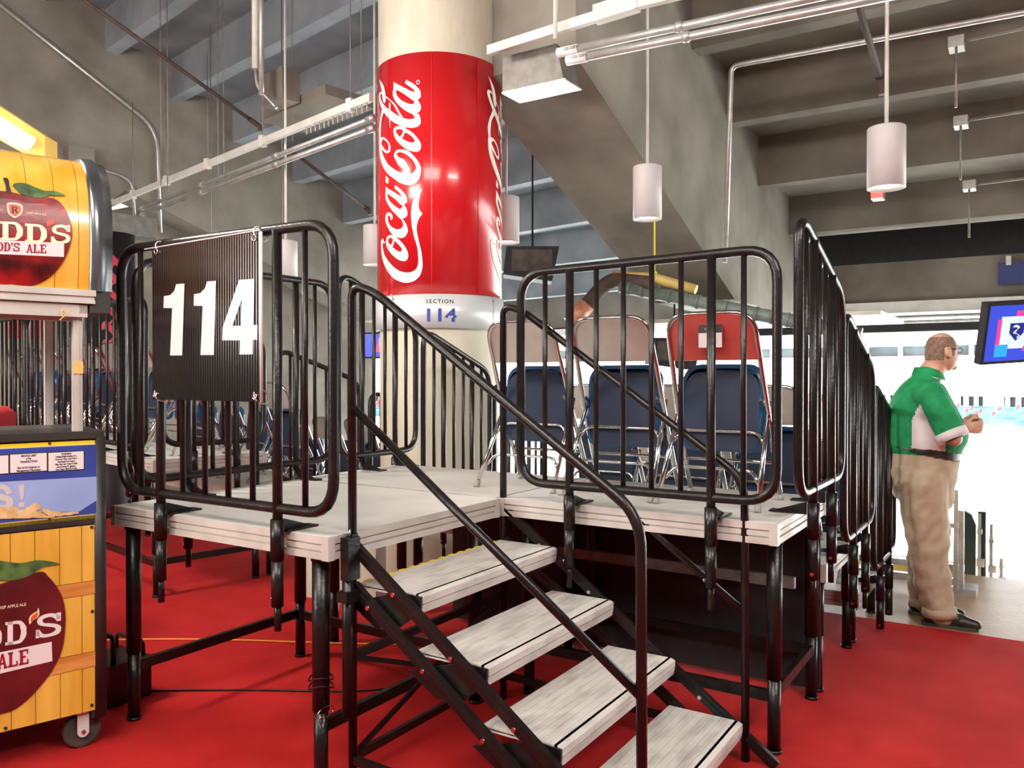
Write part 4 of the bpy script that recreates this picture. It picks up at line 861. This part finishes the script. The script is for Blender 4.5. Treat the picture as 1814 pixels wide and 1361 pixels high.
# yellow wrapped hose / duct pipe
hs = thing('wrapped_pipe', (5.0, 1.0, 2.3), 'thick yellow and grey wrapped pipe hung above the middle chair', 'pipe')
P1 = Vector((4.95, 1.72, 2.06)); P2 = Vector((5.16, 1.40, 2.50)); P3 = Vector((4.95, .84, 2.40)); P4 = Vector((5.06, -.26, 2.06))
MB().tube([P1, P1.lerp(P2, .42)], .085, 14).build('copper_band', 'pipe_copper', hs)
MB().tube(rounded([P1.lerp(P2, .40), P2, P3], .25, 8), .075, 14).build('elbow', 'rust', hs)
MB().tube([P2.lerp(P3, .1)+Vector((0, 0, .04)), P3+Vector((0, 0, .05)), P3.lerp(P4, .35)+Vector((0, 0, .04))], .045, 12).build('yellow_run', 'pipe_wrap', hs)
G0 = P3+Vector((.02, .35, -.01)); G1 = P4+Vector((0, 0, -.02)); m = MB(); m.tube([G0, G1, G1+(G1-G0)*.45], .06, 14)
for k in range(14): p = G0.lerp(G1, .05+.09*k); m.tube([p, p+(G1-G0)*.02], .065, 14)
m.build('grey_run', 'pipe_green', hs)
MB().tube([P3+Vector((.0+.11*math.cos(2*pi*k/14), 0, .0+.11*math.sin(2*pi*k/14))) for k in range(14)], .008, 6, True).build('hanger_ring', 'hazard_y', hs)
MB().tube([P3+Vector((0, 0, .1)), P3+Vector((0, 0, .85))], .009, 6).build('yellow_rod', 'hazard_y', hs)
# bluish ceiling plate behind
tag(MB().box((6.2, -.9, 2.12), (7.8, 2.3, 2.16)).build('light_panel', 'white_pipe'), 'pale flat panel under the ceiling behind the wrapped pipe', 'panel')
# speakers
def speaker(p, rz, s, label):
    t = thing('loudspeaker', p, label, 'speaker', rz=rz)
    m = MB(); m.prism([(-.30*s, -.18*s, .20*s), (.30*s, -.18*s, .20*s), (.22*s, -.18*s, -.20*s), (-.34*s, -.18*s, -.12*s)], (0, .36*s, 0)); m.build('cabinet', 'black_matte', t, True)
    MB().box((-.24*s, -.185*s, -.08*s), (.22*s, -.18*s, .16*s)).build('grille', 'rubber_black', t, True)
    MB().tube([(0, 0, .1*s), (0, 0, 2.3)], .012, 6).build('bracket', 'black_matte', t, True)
speaker((5.6, 2.55, 2.76), YAW-pi/2, .95, 'black wedge loudspeaker hung right of the column')
speaker((7.0, 1.45, 1.80), YAW-pi/2, .95, 'black wedge loudspeaker seen under the middle chair back')
speaker((6.6, 5.0, 1.75), YAW-pi/2, .7, 'black wedge loudspeaker seen between rails left of the column')
# televisions
def tv(p, rz, tilt, roll, wd, ht, label, kind):
    t = thing('television', p, label, 'television'); t.rotation_euler = (tilt, roll, rz)
    MB().box((-wd/2-.02, 0, -ht/2-.02), (wd/2+.02, .06, ht/2+.02)).build('housing', 'black_matte', t, True)
    MB().box((-wd/2, -.004, -ht/2), (wd/2, 0, ht/2)).build('screen', 'screen_blue', t, True)
    if kind == 1:
        MB().box((-wd*.36, -.008, -ht*.28), (wd*.5, -.004, ht*.30)).build('screen_graphic', 'screen_white', t, True)
        MB().box((-wd*.20, -.010, ht*.30), (wd*.05, -.006, ht*.40)).build('screen_graphic', 'screen_pink', t, True)
        MB().box((-wd*.08, -.010, -ht*.33), (wd*.5, -.006, -ht*.24)).build('screen_graphic', 'screen_pink', t, True)
        MB().box((-wd*.40, -.010, -ht*.3), (-wd*.36, -.006, ht*.25)).build('screen_graphic', 'screen_pink', t, True)
        MB().box((-wd*.40, -.011, -ht*.42), (-wd*.26, -.006, -ht*.20)).build('screen_graphic', 'screen_cyan', t, True)
        MB().prism([(-wd*.26, -.012, ht*.18), (-wd*.10, -.012, ht*.18), (-wd*.10, -.012, 0), (-wd*.18, -.012, -ht*.14), (-wd*.26, -.012, 0)], (0, .005, 0)).build('screen_shield', 'screen_navy', t, True)
        mb = MB(); ribbon(mb, [(-.225, .13, -.225, .10), (-.19, .15, -.195, .11), (-.15, .10, -.175, .08), (-.20, .05, -.185, .03), (-.22, .0, -.20, .0), (-.17, -.02, -.175, -.0), (-.14, -.05, -.16, -.05), (-.17, -.10, -.175, -.07)], lambda x, z: Vector((x*wd, -.0125, z*ht)), 3, 1); mb.build('screen_shield_mark', 'screen_white', t, True)
        text_mb('SEC', ht*.16, lambda x, y: Vector((.08*wd+x, -.009, .02*ht+y)), .001).build('screen_text', 'screen_navy', t, True)
    else:
        MB().box((.0, -.008, -ht*.3), (wd*.45, -.004, ht*.34)).build('screen_graphic', 'screen_white', t, True)
        MB().prism([(-wd*.12, -.008, -ht*.3), (wd*.02, -.008, -ht*.3), (-wd*.02, -.008, ht*.3)], (0, .004, 0)).build('screen_graphic', 'screen_pink', t, True)
        MB().box((.05*wd, -.010, -ht*.26), (wd*.40, -.006, -ht*.16)).build('screen_graphic', 'screen_pink', t, True)
        mb = MB(); hp = [(0, -.16), (.10, -.02), (.12, .08), (.06, .13), (0, .07), (-.06, .13), (-.12, .08), (-.10, -.02)]
        mb.tube([((.22+x)*wd, -.009, (y*1.2)*ht+.02) for x, y in hp], .006, 5, True); mb.build('screen_heart', 'screen_navy', t, True)
    MB().tube([(0, .05, ht/2), (0, .05, ht/2+(1.6 if kind == 2 else .9))], .02, 8).build('mount_pole', 'black_matte', t, True)
tv(CAM+(FW+RT*((1826-907)/FOC)-UP*((588-680.5)/FOC))*5.2, YAW-pi/2+.15, .25, -.06, .62, .36, 'tilted television screen at the right edge showing a shield logo', 1)
tv(CAM+(FW+RT*((672-907)/FOC)-UP*((612-680.5)/FOC))*9.6, YAW-pi/2, 0, 0, .42, .27, 'small lit television screen seen just left of the column', 2)
# blue sign on the header
sg = thing('header_sign', (HU-.1, -2.3, 2.7), 'navy blue sign hung on the concrete header at the right edge', 'sign')
a = unproj(1768, 466, (1, 0, 0), (HU-.08, 0, 0)); b_ = unproj(1775, 505, (1, 0, 0), (HU-.08, 0, 0))
MB().box((HU-.10, a.y-1.8, b_.z), (HU-.07, a.y, a.z)).build('board', 'sign_navy', sg)
for v in (a.y-.12, a.y-1.5): MB().box((HU-.12, v-.03, a.z-.04), (HU-.10, v+.03, a.z+.08)).build('clip', 'white_ink', sg)
text_mb('114', .26, lambda x, y: Vector((HU-.105, a.y-.70-x, b_.z+.06+y)), .003).build('number', 'white_ink', sg)
# small boxes on steps with conduit
for i, (x, y) in enumerate(((1500*1, 0),)): pass
for (X, Y, u, lab) in ((1694, 75, 3.9, 'small grey ceiling box upper right'), (1702, 215, 4.6, 'small grey ceiling box second from the top right'), (1717, 328, 5.4, 'small grey ceiling box third from the top right'), (1554, 345, 5.2, 'small pale ceiling box below the right lamp')):
    p = unproj(X, Y, (1, 0, 0), (u, 0, 0)); t = thing('ceiling_box', p, lab, 'box')
    MB().box((-.03, -.045, -.035), (.10, .045, .035), None, p).build('box_body', 'galv_dull' if 'grey' in lab else 'chair_red', t)
    if 'grey' in lab:
        MB().tube([p+Vector((0, 0, -.03)), p+Vector((0, 0, -.42))], .008, 6).build('drop_conduit', 'galv_dull', t); MB().tube([p+Vector((0, -.04, .0)), p+Vector((0, -3, .04))], .010, 6).build('conduit', 'galv_dull', t)
# warm fluorescent fixture at the left edge
ff = thing('wall_light', (.65, 3.83, 3.15), 'warm glowing fluorescent fixture above the cart at the left edge', 'light')
a = UD(-60, 190, 5.4); b = UD(68, 268, 5.7)
d_ = (b-a).normalized(); q = [UD(-60, 150, 5.5), UD(78, 240, 5.8), UD(78, 292, 5.75), UD(-60, 215, 5.45)]
MB().prism([p+FW*.01 for p in q], FW*.16).build('housing', 'fix_yellow', ff)
q = [UD(-60, 168, 5.45), UD(60, 244, 5.72), UD(48, 274, 5.70), UD(-60, 208, 5.42)]
MB().prism(q, FW*.03).build('tube', 'tube_glow', ff)
# black banner column behind the cart
bc = thing('wrapped_post', (1.35, 4.6, 0), 'black wrapped post with red script behind the cart rim', 'post')
bpz = CAM+(FW+RT*((196-907)/FOC)-UP*((500-680.5)/FOC))*9.5; BX, BY = bpz.x, bpz.y
MB().lathe([(.26, 0), (.26, 3.2), (0, 3.2)], (BX, BY, 0), 32).build('post_body', 'banner_black', bc)
fb = math.atan2(CAM.y-BY, CAM.x-BX)
mb = MB()
rows_s = []
for k in range(90):
    t = k/89; ph = t*2*pi*6.5; a_c = fb+.10+.42*math.sin(ph)-.1; zc_ = 1.55+1.35*t+.05*math.sin(ph*2); wd_ = .018+.016*abs(math.cos(ph))
    rows_s.append((a_c, zc_-wd_, a_c+.10, zc_+wd_))
ribbon(mb, rows_s, lambda a, z: Vector((BX+.264*math.cos(a), BY+.264*math.sin(a), z)), 1, 2, False)
for o_ in (0,): mb.build('script', 'banner_red', bc)
tag(MB().box((0, -.25, 0), (.02, .25, .22), Matrix.Rotation(YAW, 3, 'Z'), CAM+(FW+RT*((55-907)/FOC)-UP*((600-680.5)/FOC))*9).build('red_sign', 'chair_red'), 'small red sign seen under the cart tray at the left', 'sign')

rb = UD(-62, 718, 4.5); tag(MB().lathe([(.20, .006), (.24, rb.z-.10), (.245, rb.z-.05), (.20, rb.z-.01), (0, rb.z)], (rb.x, rb.y, 0), 28).build('round_bin', 'far_red'), 'round red bin standing behind the cart at the left edge', 'bin')
# cords on the floor
tag(MB().tube(rounded([(.4, 2.7, .012), (.9, 2.0, .012), (1.3, 1.2, .012), (1.7, .5, .012), (2.3, .0, .012), (3.2, -.9, .012)], .4, 6), .006, 6).build('extension_cord', 'orange'), 'orange extension cord on the carpet under the platforms', 'cord')
tag(MB().tube(rounded([(-.4, 1.9, .012), (.1, 1.75, .012), (.5, 1.2, .012), (.9, .5, .012), (1.5, .3, .012)], .3, 6), .005, 6).build('extension_cord', 'black'), 'black power cord on the carpet under the landing', 'cord')
# pale plywood box under the landing
pb = MB().box((1.9, 1.5, .006), (2.0, 2.2, .60)); tag(pb.build('plywood_box', 'column'), 'pale plywood box on the floor under the platforms beyond the steps', 'box')

# railing stand and seats by the bowl edge, right
rs = thing('field_rail', (4.6, -1.5, 0), 'grey steel rail frame at the bowl edge behind the man', 'railing')
MB().box((4.40, -1.78, 0), (4.62, -1.62, .05)).build('base_plate', 'galv', rs)
for (xb, yb, yt) in ((1693, 1046, 868), (1703, 1044, 905)):
    p = unproj(xb, yb, (0, 0, 1), (0, 0, .05)); q = unproj(xb, yt, (FW.x, FW.y, 0), p); MB().box((p.x-.015, p.y-.015, .05), (p.x+.015, p.y+.015, q.z)).build('upright', 'galv', rs)
p = unproj(1690, 930, (FW.x, FW.y, 0), p); MB().box((p.x-.02, p.y-.03, p.z-.02), (p.x+.02, p.y+.03, p.z+.01)).build('bracket', 'galv', rs)
for z in (.06, .16): MB().box((4.45, -1.7, z), (4.50, -.4, z+.045)).build('beam', 'galv', rs)
tag(MB().box((5.0, -1.6, .0), (5.1, -.5, .10)).build('curb', 'pipe_wrap'), 'tan concrete curb at the bowl edge behind the man', 'curb')
for i, (X, Yb, Yt, lab) in enumerate(((1713, 1014, 906, 'dark green folded stadium seat just past the floor edge behind the man'), (1734, 1022, 925, 'second stadium seat frame past the floor edge, right of the dark seat'), (1752, 1024, 985, 'third stadium seat frame past the floor edge, farthest right'))):
    p = unproj(X, Yb, (1, 0, 0), (5.36+.12*i, 0, 0)); q = unproj(X, Yt, (1, 0, 0), (5.36+.12*i, 0, 0)); t = thing('stadium_seat', (p.x, p.y, p.z-.15), lab, 'seat')
    x, y, z0, z1 = p.x, p.y, p.z-.05, q.z; hh = z1-z0
    if i == 0:
        m = MB(); m.tube([(x+.04, y-.10, z0), (x+.04, y-.10, z1)], .03, 10); m.prism([(x, y+.08, z0), (x, y-.06, z0), (x, y-.06, z0+hh*.8), (x, y-.03, z0+hh*.95), (x, y+.02, z1), (x, y+.08, z1)], (.06, 0, 0)); m.build('seat_shell', 'seat_dark', t)
    m = MB(); yy = y-.085; m.box((x-.012, yy-.012, z0-.1), (x+.012, yy+.012, z1-.01)); m.box((x-.08, yy-.02, z0+hh*.70), (x+.06, yy+.015, z0+hh*.76)); m.box((x-.03, yy-.035, z0+hh*.2), (x+.04, yy+.02, z0+hh*.32)); m.build('armrest_frame', 'galv', t)
# ------------------------------------------------------------------ the bowl outside
def ring(prof, c, a0, a1, n, ex=1.0):
    mb = MB(); k = len(prof)
    for i in range(n+1):
        a = a0+(a1-a0)*i/n
        for r_, z in prof: mb.v.append(Vector((c[0]+r_*math.cos(a), c[1]+r_*math.sin(a)*ex, z)))
    for i in range(n):
        for j in range(k-1): mb.f.append((i*k+j, (i+1)*k+j, (i+1)*k+j+1, i*k+j+1)); mb.sm.append(False)
    return mb
BC = (58, 30); a0, a1 = -1.25, 1.35
tag(MB().box((5.6, -90, -8.2), (150, 160, -8)).build('playing_field', 'turf'), 'sunlit pale playing field beyond the opening', 'field')
nearb = MB()
for k in range(22): nearb.box((EDGE+.85*k, -40, -.36*(k+1)-.3), (EDGE+.85*(k+1), 70, -.36*(k+1)))
tag(nearb.build('lower_bowl', 'stand_con'), 'pale concrete lower bowl steps just below the opening', 'grandstand')
fs_ = thing('far_grandstand', (BC[0], BC[1], -8), 'bright sunlit far grandstand across the field', 'grandstand')
prof = []
for k in range(12): prof += [(70+.9*k, -7+.32*k), (70+.9*k, -7+.32*(k+1))]
ring(prof, BC, a0, a1, 60).build('lower_tier', 'stand_con', fs_)
st_ = MB()
for k in range(5, 12):
    r_ = 70+.9*k; z = -7+.32*(k+1)
    o2 = ring([(r_-.1, z), (r_-.1, z+.4), (r_+.25, z+.45)], BC, a0, a1, 60); st_.add(o2.v, o2.f)
t_ = st_.build('seat_rows', 'seat_teal', fs_); t_['kind'] = 'stuff'
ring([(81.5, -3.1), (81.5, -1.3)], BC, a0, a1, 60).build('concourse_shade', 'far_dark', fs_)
pm = MB()
for k in range(150):
    a = a0+(a1-a0)*k/150; p = Vector((BC[0]+81*math.cos(a), BC[1]+81*math.sin(a), 0)); w_ = .12+.5*(k % 4 == 0)+.3*random.random(); pm.box((-.2, -w_, -3.2), (.2, w_, -1.3), Matrix.Rotation(a, 3, 'Z'), p)
t_ = pm.build('concourse_posts', 'stand_con', fs_); t_['kind'] = 'stuff'
ring([(81.5, -1.3), (80, -1.3), (80, .2), (100, 5.2)], BC, a0, a1, 60).build('upper_tier', 'stand_con', fs_)
ring([(101, 5.2), (101, 7.0)], BC, a0, a1, 60).build('suite_glass', 'far_dark', fs_)
ring([(99.9, 4.9), (99.9, 5.25)], BC, a0, a1, 60).build('ribbon_board', 'far_red', fs_)
pm = MB()
for k in range(46):
    a = a0+(a1-a0)*k/46; p = Vector((BC[0]+100.6*math.cos(a), BC[1]+100.6*math.sin(a), 0)); pm.box((-.2, -.35, 5.2), (.2, .35, 7.0), Matrix.Rotation(a, 3, 'Z'), p)
t_ = pm.build('suite_posts', 'stand_con', fs_); t_['kind'] = 'stuff'
ring([(99.5, 7.0), (98, 7.0), (98, 9), (125, 26)], BC, a0, a1, 60).build('top_tier', 'stand_con', fs_)
random.seed(3)
cr = MB()
for k in range(260):
    a = random.uniform(a0, a1); q = random.randint(8, 11); r_ = 70+.9*q; z = -7+.32*(q+1); p = Vector((BC[0]+r_*math.cos(a), BC[1]+r_*math.sin(a), z+.2)); cr.box((-.15, -.18, 0), (.15, .18, .55), Matrix.Rotation(a, 3, 'Z'), p)
t_ = cr.build('crowd', 'far_red', fs_); t_['kind'] = 'stuff'

# ------------------------------------------------------------------ the man
class SB:
    def __init__(s): s.v = []; s.f = []
_sph = {}
def unit_sphere(seg):
    if seg not in _sph:
        h = seg//2; v = [Vector((0, 0, 1))]; f = []
        for i in range(1, h):
            for k in range(seg): a = pi*i/h; b = 2*pi*k/seg; v.append(Vector((math.sin(a)*math.cos(b), math.sin(a)*math.sin(b), math.cos(a))))
        v.append(Vector((0, 0, -1))); L_ = len(v)-1
        for k in range(seg): f.append((0, 1+k, 1+(k+1) % seg)); f.append((L_, 1+(h-2)*seg+(k+1) % seg, 1+(h-2)*seg+k))
        for i in range(h-2):
            for k in range(seg): f.append((1+i*seg+k, 1+(i+1)*seg+k, 1+(i+1)*seg+(k+1) % seg, 1+i*seg+(k+1) % seg))
        _sph[seg] = (v, f)
    return _sph[seg]
def ell(bm, c, r, rot=None, seg=24):
    v, f = unit_sphere(seg); o = len(bm.v); c = Vector(c)
    for p in v:
        q = Vector((p.x*r[0], p.y*r[1], p.z*r[2])); bm.v.append((rot @ q if rot else q)+c)
    bm.f += [tuple(i+o for i in g) for g in f]
def cone(bm, a, b, ra, rb, sq=None, steps=7, seg=20):
    a, b = Vector(a), Vector(b)
    for i in range(steps+1):
        t = i/steps; r_ = ra+(rb-ra)*t; p = a.lerp(b, t); s = sq if sq else (1, 1, 1); ell(bm, p, (r_*s[0], r_*s[1], r_*s[2]), seg=16)
def loft(bm, rings, n=28):     # rings: (cx, cy, cz, rx, ry)
    rows = catmull([list(r_) for r_ in rings], 4); o = len(bm.v)
    for cx, cy, cz, rx, ry in rows: bm.v += [Vector((cx+rx*math.cos(2*pi*k/n), cy+ry*math.sin(2*pi*k/n), cz)) for k in range(n)]
    for i in range(len(rows)-1):
        for k in range(n): bm.f.append((o+i*n+k, o+i*n+(k+1) % n, o+(i+1)*n+(k+1) % n, o+(i+1)*n+k))
    bm.f.append(tuple(o+k for k in range(n))[::-1]); bm.f.append(tuple(o+(len(rows)-1)*n+k for k in range(n)))
def remeshed(bm, name, m, parent, vox, smooth=3, post=None):
    me = bpy.data.meshes.new(name); me.from_pydata(bm.v, [], bm.f); me.update(); o = bpy.data.objects.new(name, me); COL.objects.link(o)
    r_ = o.modifiers.new('r', 'REMESH'); r_.mode = 'VOXEL'; r_.voxel_size = vox; r_.use_smooth_shade = True
    s_ = o.modifiers.new('s', 'SMOOTH'); s_.iterations = smooth; s_.factor = .5
    dg = bpy.context.evaluated_depsgraph_get(); dg.update(); me2 = bpy.data.meshes.new_from_object(o.evaluated_get(dg)); me2.name = name
    o.modifiers.clear(); o.data = me2; bpy.data.meshes.remove(me)
    for p in me2.polygons: p.use_smooth = True
    me2.materials.clear()
    for q in (m if isinstance(m, list) else [m]): me2.materials.append(M[q])
    o.parent = parent
    if post: post(me2)
    return o
# local frame: x forward (towards -v in the room), y to the man's left (away from camera), z up
man = thing('person', (3.66, -1.58, 0), 'heavy-set balding man in green and white polo and khaki trousers, hands clasped', 'person')
man.rotation_euler = (0, 0, -pi/2+.06)
PX = .00352
def L(x, y, dy=0): return ((x-1652)*PX, dy, 1.537-(y-668)*PX)   # side profile, from the outline he shows
b = SB()
# head, turned away from the camera (towards the field)
hd = Vector(L(1663, 622, .02)); yawm = Matrix.Rotation(math.radians(38), 3, 'Z')
ell(b, hd+Vector((0, 0, .012)), (.098, .080, .105), yawm); ell(b, hd+yawm @ Vector((.025, 0, -.045)), (.078, .066, .085), yawm)
ell(b, hd+yawm @ Vector((-.03, 0, -.03)), (.070, .070, .080), yawm)
ell(b, hd+yawm @ Vector((.105, 0, -.018)), (.022, .013, .020), yawm); ell(b, hd+yawm @ Vector((.094, 0, -.004)), (.012, .009, .026), yawm)   # nose
ell(b, hd+yawm @ Vector((.078, 0, -.098)), (.030, .032, .024), yawm)  # chin
ell(b, hd+yawm @ Vector((.092, 0, -.064)), (.010, .024, .008), yawm); ell(b, hd+yawm @ Vector((.080, 0, .026)), (.020, .055, .012), yawm)
for s in (-1, 1):
    ell(b, hd+yawm @ Vector((-.008, s*.083, -.012)), (.020, .009, .033), yawm); ell(b, hd+yawm @ Vector((.0, s*.078, -.030)), (.010, .010, .014), yawm)
    ell(b, hd+yawm @ Vector((.083, s*.032, .006)), (.010, .014, .009), yawm)
cone(b, hd+Vector((-.015, 0, -.06)), L(1641, 672), .066, .082); cone(b, L(1641, 672), L(1632, 700), .085, .10)
loft(b, [(L(1635, 800)[0], 0, 1.02, .15, .14), (L(1632, 740)[0], 0, 1.28, .16, .15), (L(1630, 700)[0], 0, 1.42, .10, .13), (L(1638, 672)[0], 0, 1.52, .07, .075)])
# arms with hands clasped in front
def hand(c, s):
    """relaxed hand: palm and five bent fingers, fingers wrap inwards"""
    c = Vector(c); ell(b, c, (.045, .020, .040), Matrix.Rotation(s*.3, 3, 'Z'))
    for k in range(4):
        z = c.z+.030-.020*k; ln_ = (.040, .046, .043, .034)[k]
        p0 = Vector((c.x+.034, c.y, z)); p1 = p0+Vector((ln_*.85, -s*.012, .002)); p2 = p1+Vector((ln_*.25, -s*ln_*.75, -.003)); p3 = p2+Vector((-ln_*.30, -s*ln_*.45, -.003))
        cone(b, p0, p1, .0105, .0095, steps=5); cone(b, p1, p2, .0095, .0085, steps=5); cone(b, p2, p3, .0085, .0072, steps=4)
    t0 = Vector((c.x-.005, c.y-s*.01, c.z+.034)); t1 = t0+Vector((.030, -s*.020, .020)); t2 = t1+Vector((.030, -s*.012, .004)); cone(b, t0, t1, .0125, .011, steps=5); cone(b, t1, t2, .011, .009, steps=4)
shR = L(1648, 700, -.20); elR = L(1684, 772, -.235); haR = L(1705, 756, -.045)
shL = L(1648, 700, .20); elL = L(1684, 772, .235); haL = L(1704, 751, .035)
for s, sh, el, ha in ((-1, shR, elR, haR), (1, shL, elL, haL)):
    cone(b, sh, el, .060, .050); cone(b, el, Vector(ha)+Vector((-.045, 0, -.01)), .047, .029, steps=9); hand(ha, s)
    cone(b, (L(1632, 705)[0], s*.10, 1.42), sh, .06, .062)
# legs (hidden inside the trousers, continuous with the trunk)
for s in (-1, 1):
    cone(b, (L(1635, 800)[0], s*.08, 1.02), ((L(1645, 940)[0]), s*.11, .56), .095, .060); cone(b, (L(1645, 940)[0], s*.11, .56), (L(1662, 1070)[0]+(.0 if s < 0 else -.07), s*.11, .10), .058, .042)
body = remeshed(b, 'body', 'skin', man, .0065, 3)
# hair cap: remaining short hair around the back and sides
def shell_from(me_obj, cond, off, name, m):
    me = me_obj.data; nm = {}; vs = []; fs = []
    for p in me.polygons:
        if cond(p.center):
            f = []
            for vi in p.vertices:
                if vi not in nm: nm[vi] = len(vs); v = me.vertices[vi]; vs.append(v.co+v.normal*off)
                f.append(nm[vi])
            fs.append(f)
    mb = MB(); mb.add(vs, fs, True); return mb.build(name, m, man, True)
def is_hair(c):
    if (c-hd).length > .16: return False
    q = yawm.inverted() @ (c-hd)
    if q.x > .045 or q.z < -.055 or q.z > .085: return False
    if abs(q.y) > .073 and -.032 < q.x < .014 and q.z < .022: return False
    if q.z < -.03 and q.x > -.03: return False
    return True
shell_from(body, is_hair, .002, 'hair', 'hair')
# glasses: temple arms and rims
g = MB()
for s in (-1, 1):
    g.tube([hd+yawm @ Vector((-.02, s*.088, .010)), hd+yawm @ Vector((.09, s*.070, .012))], .0025, 6)
    g.tube([hd+yawm @ Vector((.104, s*.034+.022*math.cos(2*pi*k/12), .004+.017*math.sin(2*pi*k/12))) for k in range(12)], .0018, 5, True)
g.tube([hd+yawm @ Vector((.108, -.012, .008)), hd+yawm @ Vector((.108, .012, .008))], .002, 5); g.build('glasses', 'dark_ink', man, True)
# polo shirt
b = SB()
loft(b, [(L(1636, 808)[0], 0, L(0, 808)[2], .205, .190), (L(1638, 785)[0], 0, L(0, 785)[2], .228, .212), (L(1638, 755)[0], 0, L(0, 755)[2], .225, .215), (L(1632, 725)[0], 0, L(0, 725)[2], .192, .212), (L(1629, 700)[0], 0, L(0, 700)[2], .150, .200), (L(1632, 680)[0], 0, L(0, 680)[2], .110, .160), (L(1639, 666)[0], 0, L(0, 666)[2], .082, .10), (L(1643, 656)[0], 0, L(0, 656)[2], .078, .083)], 36)
ell(b, L(1672, 772, 0), (.125, .17, .12))
for s, sh, el in ((-1, shR, elR), (1, shL, elL)):
    e2 = Vector(sh).lerp(Vector(el), .80); cone(b, (L(1634, 694)[0], s*.12, 1.43), sh, .085, .088); cone(b, sh, e2, .090, .086, steps=8)
def paint_shirt(me):
    me.materials.append(M['shirt_white'])
    for p in me.polygons:
        c = p.center; xi = c.x/PX+1652; yi = 668+(1.537-c.z)/PX; w_ = False
        if c.y < -.08:
            # white side panel below the arm and white cuff
            lo = 1619 if yi > 745 else 1619+(745-yi)*.45; hi = 1640+(yi-690)*.56
            if 690 < yi < 800 and lo < xi < min(hi, 1672) and c.y > -.235-.02: w_ = True
        p.material_index = 1 if w_ else 0
def cut_neck(me): paint_shirt(me)
shirt = remeshed(b, 'polo_shirt', 'shirt', man, .009, 4, cut_neck)
for s, sh, el in ((-1, shR, elR), (1, shL, elL)):
    a_ = Vector(sh).lerp(Vector(el), .84); c_ = Vector(sh).lerp(Vector(el), 1.02); MB().tube([a_, c_], [.093, .090], 24).build('sleeve_cuff', 'shirt_white', man, True)
col_c = Vector(L(1643, 660)); m = MB(); 
m.add([], []); rows_ = []
prof = [(.070, .035), (.078, .034), (.094, -.02), (.086, -.022)]
n = 28; vs = []
for r_, z in prof:
    for k in range(n): a = 2*pi*k/n; vs.append(col_c+Vector((r_*math.cos(a)*1.05, r_*math.sin(a), z-.016*math.cos(a)*0+(-.03*max(math.cos(a), 0)))))
m.add(vs, [(i*n+k, i*n+(k+1) % n, (i+1)*n+(k+1) % n, (i+1)*n+k) for i in range(3) for k in range(n)], True); m.build('collar', 'shirt', man, True)
MB().tube([Vector((p.x, p.y, p.z)) for p in [col_c+Vector((.093*1.05*math.cos(a), .094*math.sin(a), -.022-.03*max(math.cos(a), 0))) for a in [2*pi*k/24 for k in range(24)]]], .003, 5, True).build('collar_piping', 'shirt_white', man, True)
# trousers
b = SB()
loft(b, [(L(1636, 902)[0]+.01, 0, .72, .150, .175), (L(1634, 870)[0], 0, .83, .185, .195), (L(1634, 835)[0], 0, .95, .205, .200), (L(1636, 808)[0], 0, 1.045, .205, .193), (L(1636, 790)[0], 0, 1.10, .208, .196)], 36)
for s in (-1, 1):
    fx = L(1664, 1075)[0]+(0 if s < 0 else -.085)
    P_ = [(L(1636, 850)[0], s*.09, .88, .155), (L(1638, 910)[0], s*.095, .69, .142), (L(1645, 960)[0], s*.10, .51, .124), (L(1651, 1020)[0]+(fx-L(1664, 1075)[0])*.6, s*.105, .30, .112), (fx, s*.11, .10, .094)]
    rows_ = catmull([list(p) for p in P_], 5)
    for i in range(len(rows_)-1):
        x, y, z, r_ = rows_[i]; x2, y2, z2, r2 = rows_[i+1]; cone(b, (x, y, z), (x2, y2, z2), r_*.98, r2*.98, steps=2)
def folds(me):
    from mathutils import noise
    me.update()
    nr = [v.normal.copy() for v in me.vertices]; cs = [v.co.copy() for v in me.vertices]; out = []
    for c_, n_2 in zip(cs, nr):
        k = noise.noise(Vector((c_.x*6+c_.z*7, c_.y*5, c_.z*13-c_.x*14)))*.014
        if c_.z < .98: c_ = c_+n_2*k
        out += list(c_)
    me.vertices.foreach_set('co', out); me.update()
trs = remeshed(b, 'trousers', 'khaki', man, .010, 3, folds)
for s in (-1, 1):
    fx = L(1664, 1075)[0]+(0 if s < 0 else -.085); c_ = Vector((fx, s*.11, .062)); MB().tube([c_, c_+Vector((-.004, 0, .055))], [.098, .097], 24).build('trouser_cuff', 'khaki', man, True)
shell_from(trs, lambda c: abs(c.z-(L(0, 796)[2]-.045*(c.x-L(1636, 0)[0])/.2)) < .022, .012, 'belt', 'shoe')
# shoes
for s in (-1, 1):
    dx = 0 if s < 0 else -.085; b = SB(); hx = L(1640, 0)[0]+dx; y0 = s*.11
    cone(b, (hx+.035, y0, .062), (hx+.20, y0-s*.0, .045), .056, .046, (1, .82, 1)); cone(b, (hx+.20, y0, .045), (hx+.275, y0, .034), .046, .034, (1, 1.05, .9)); cone(b, (hx+.05, y0, .08), (hx+.14, y0, .07), .05, .05, (1, .85, 1))
    for v in b.v: v.z = max(v.z, .012)
    sh_ = remeshed(b, 'shoe', 'shoe', man, .006, 2); m = MB()
    pts = [(hx-.018+.31*t, wd) for t, wd in ((0, .022), (.06, .038), (.3, .040), (.5, .038), (.75, .050), (.93, .038), (1, .015))]
    poly = [(x, y0-wd, 0) for x, wd in pts]+[(x, y0+wd, 0) for x, wd in pts[::-1]]; m.prism(poly, (0, 0, .022)); m.build('sole', 'rubber_black', sh_, True)
    m = MB(); 
    for k in range(4): m.tube([(hx+.11+.022*k, y0-.03, .112-.012*k), (hx+.12+.022*k, y0+.03, .112-.012*k)], .003, 5)
    m.build('laces', 'dark_ink', sh_, True)
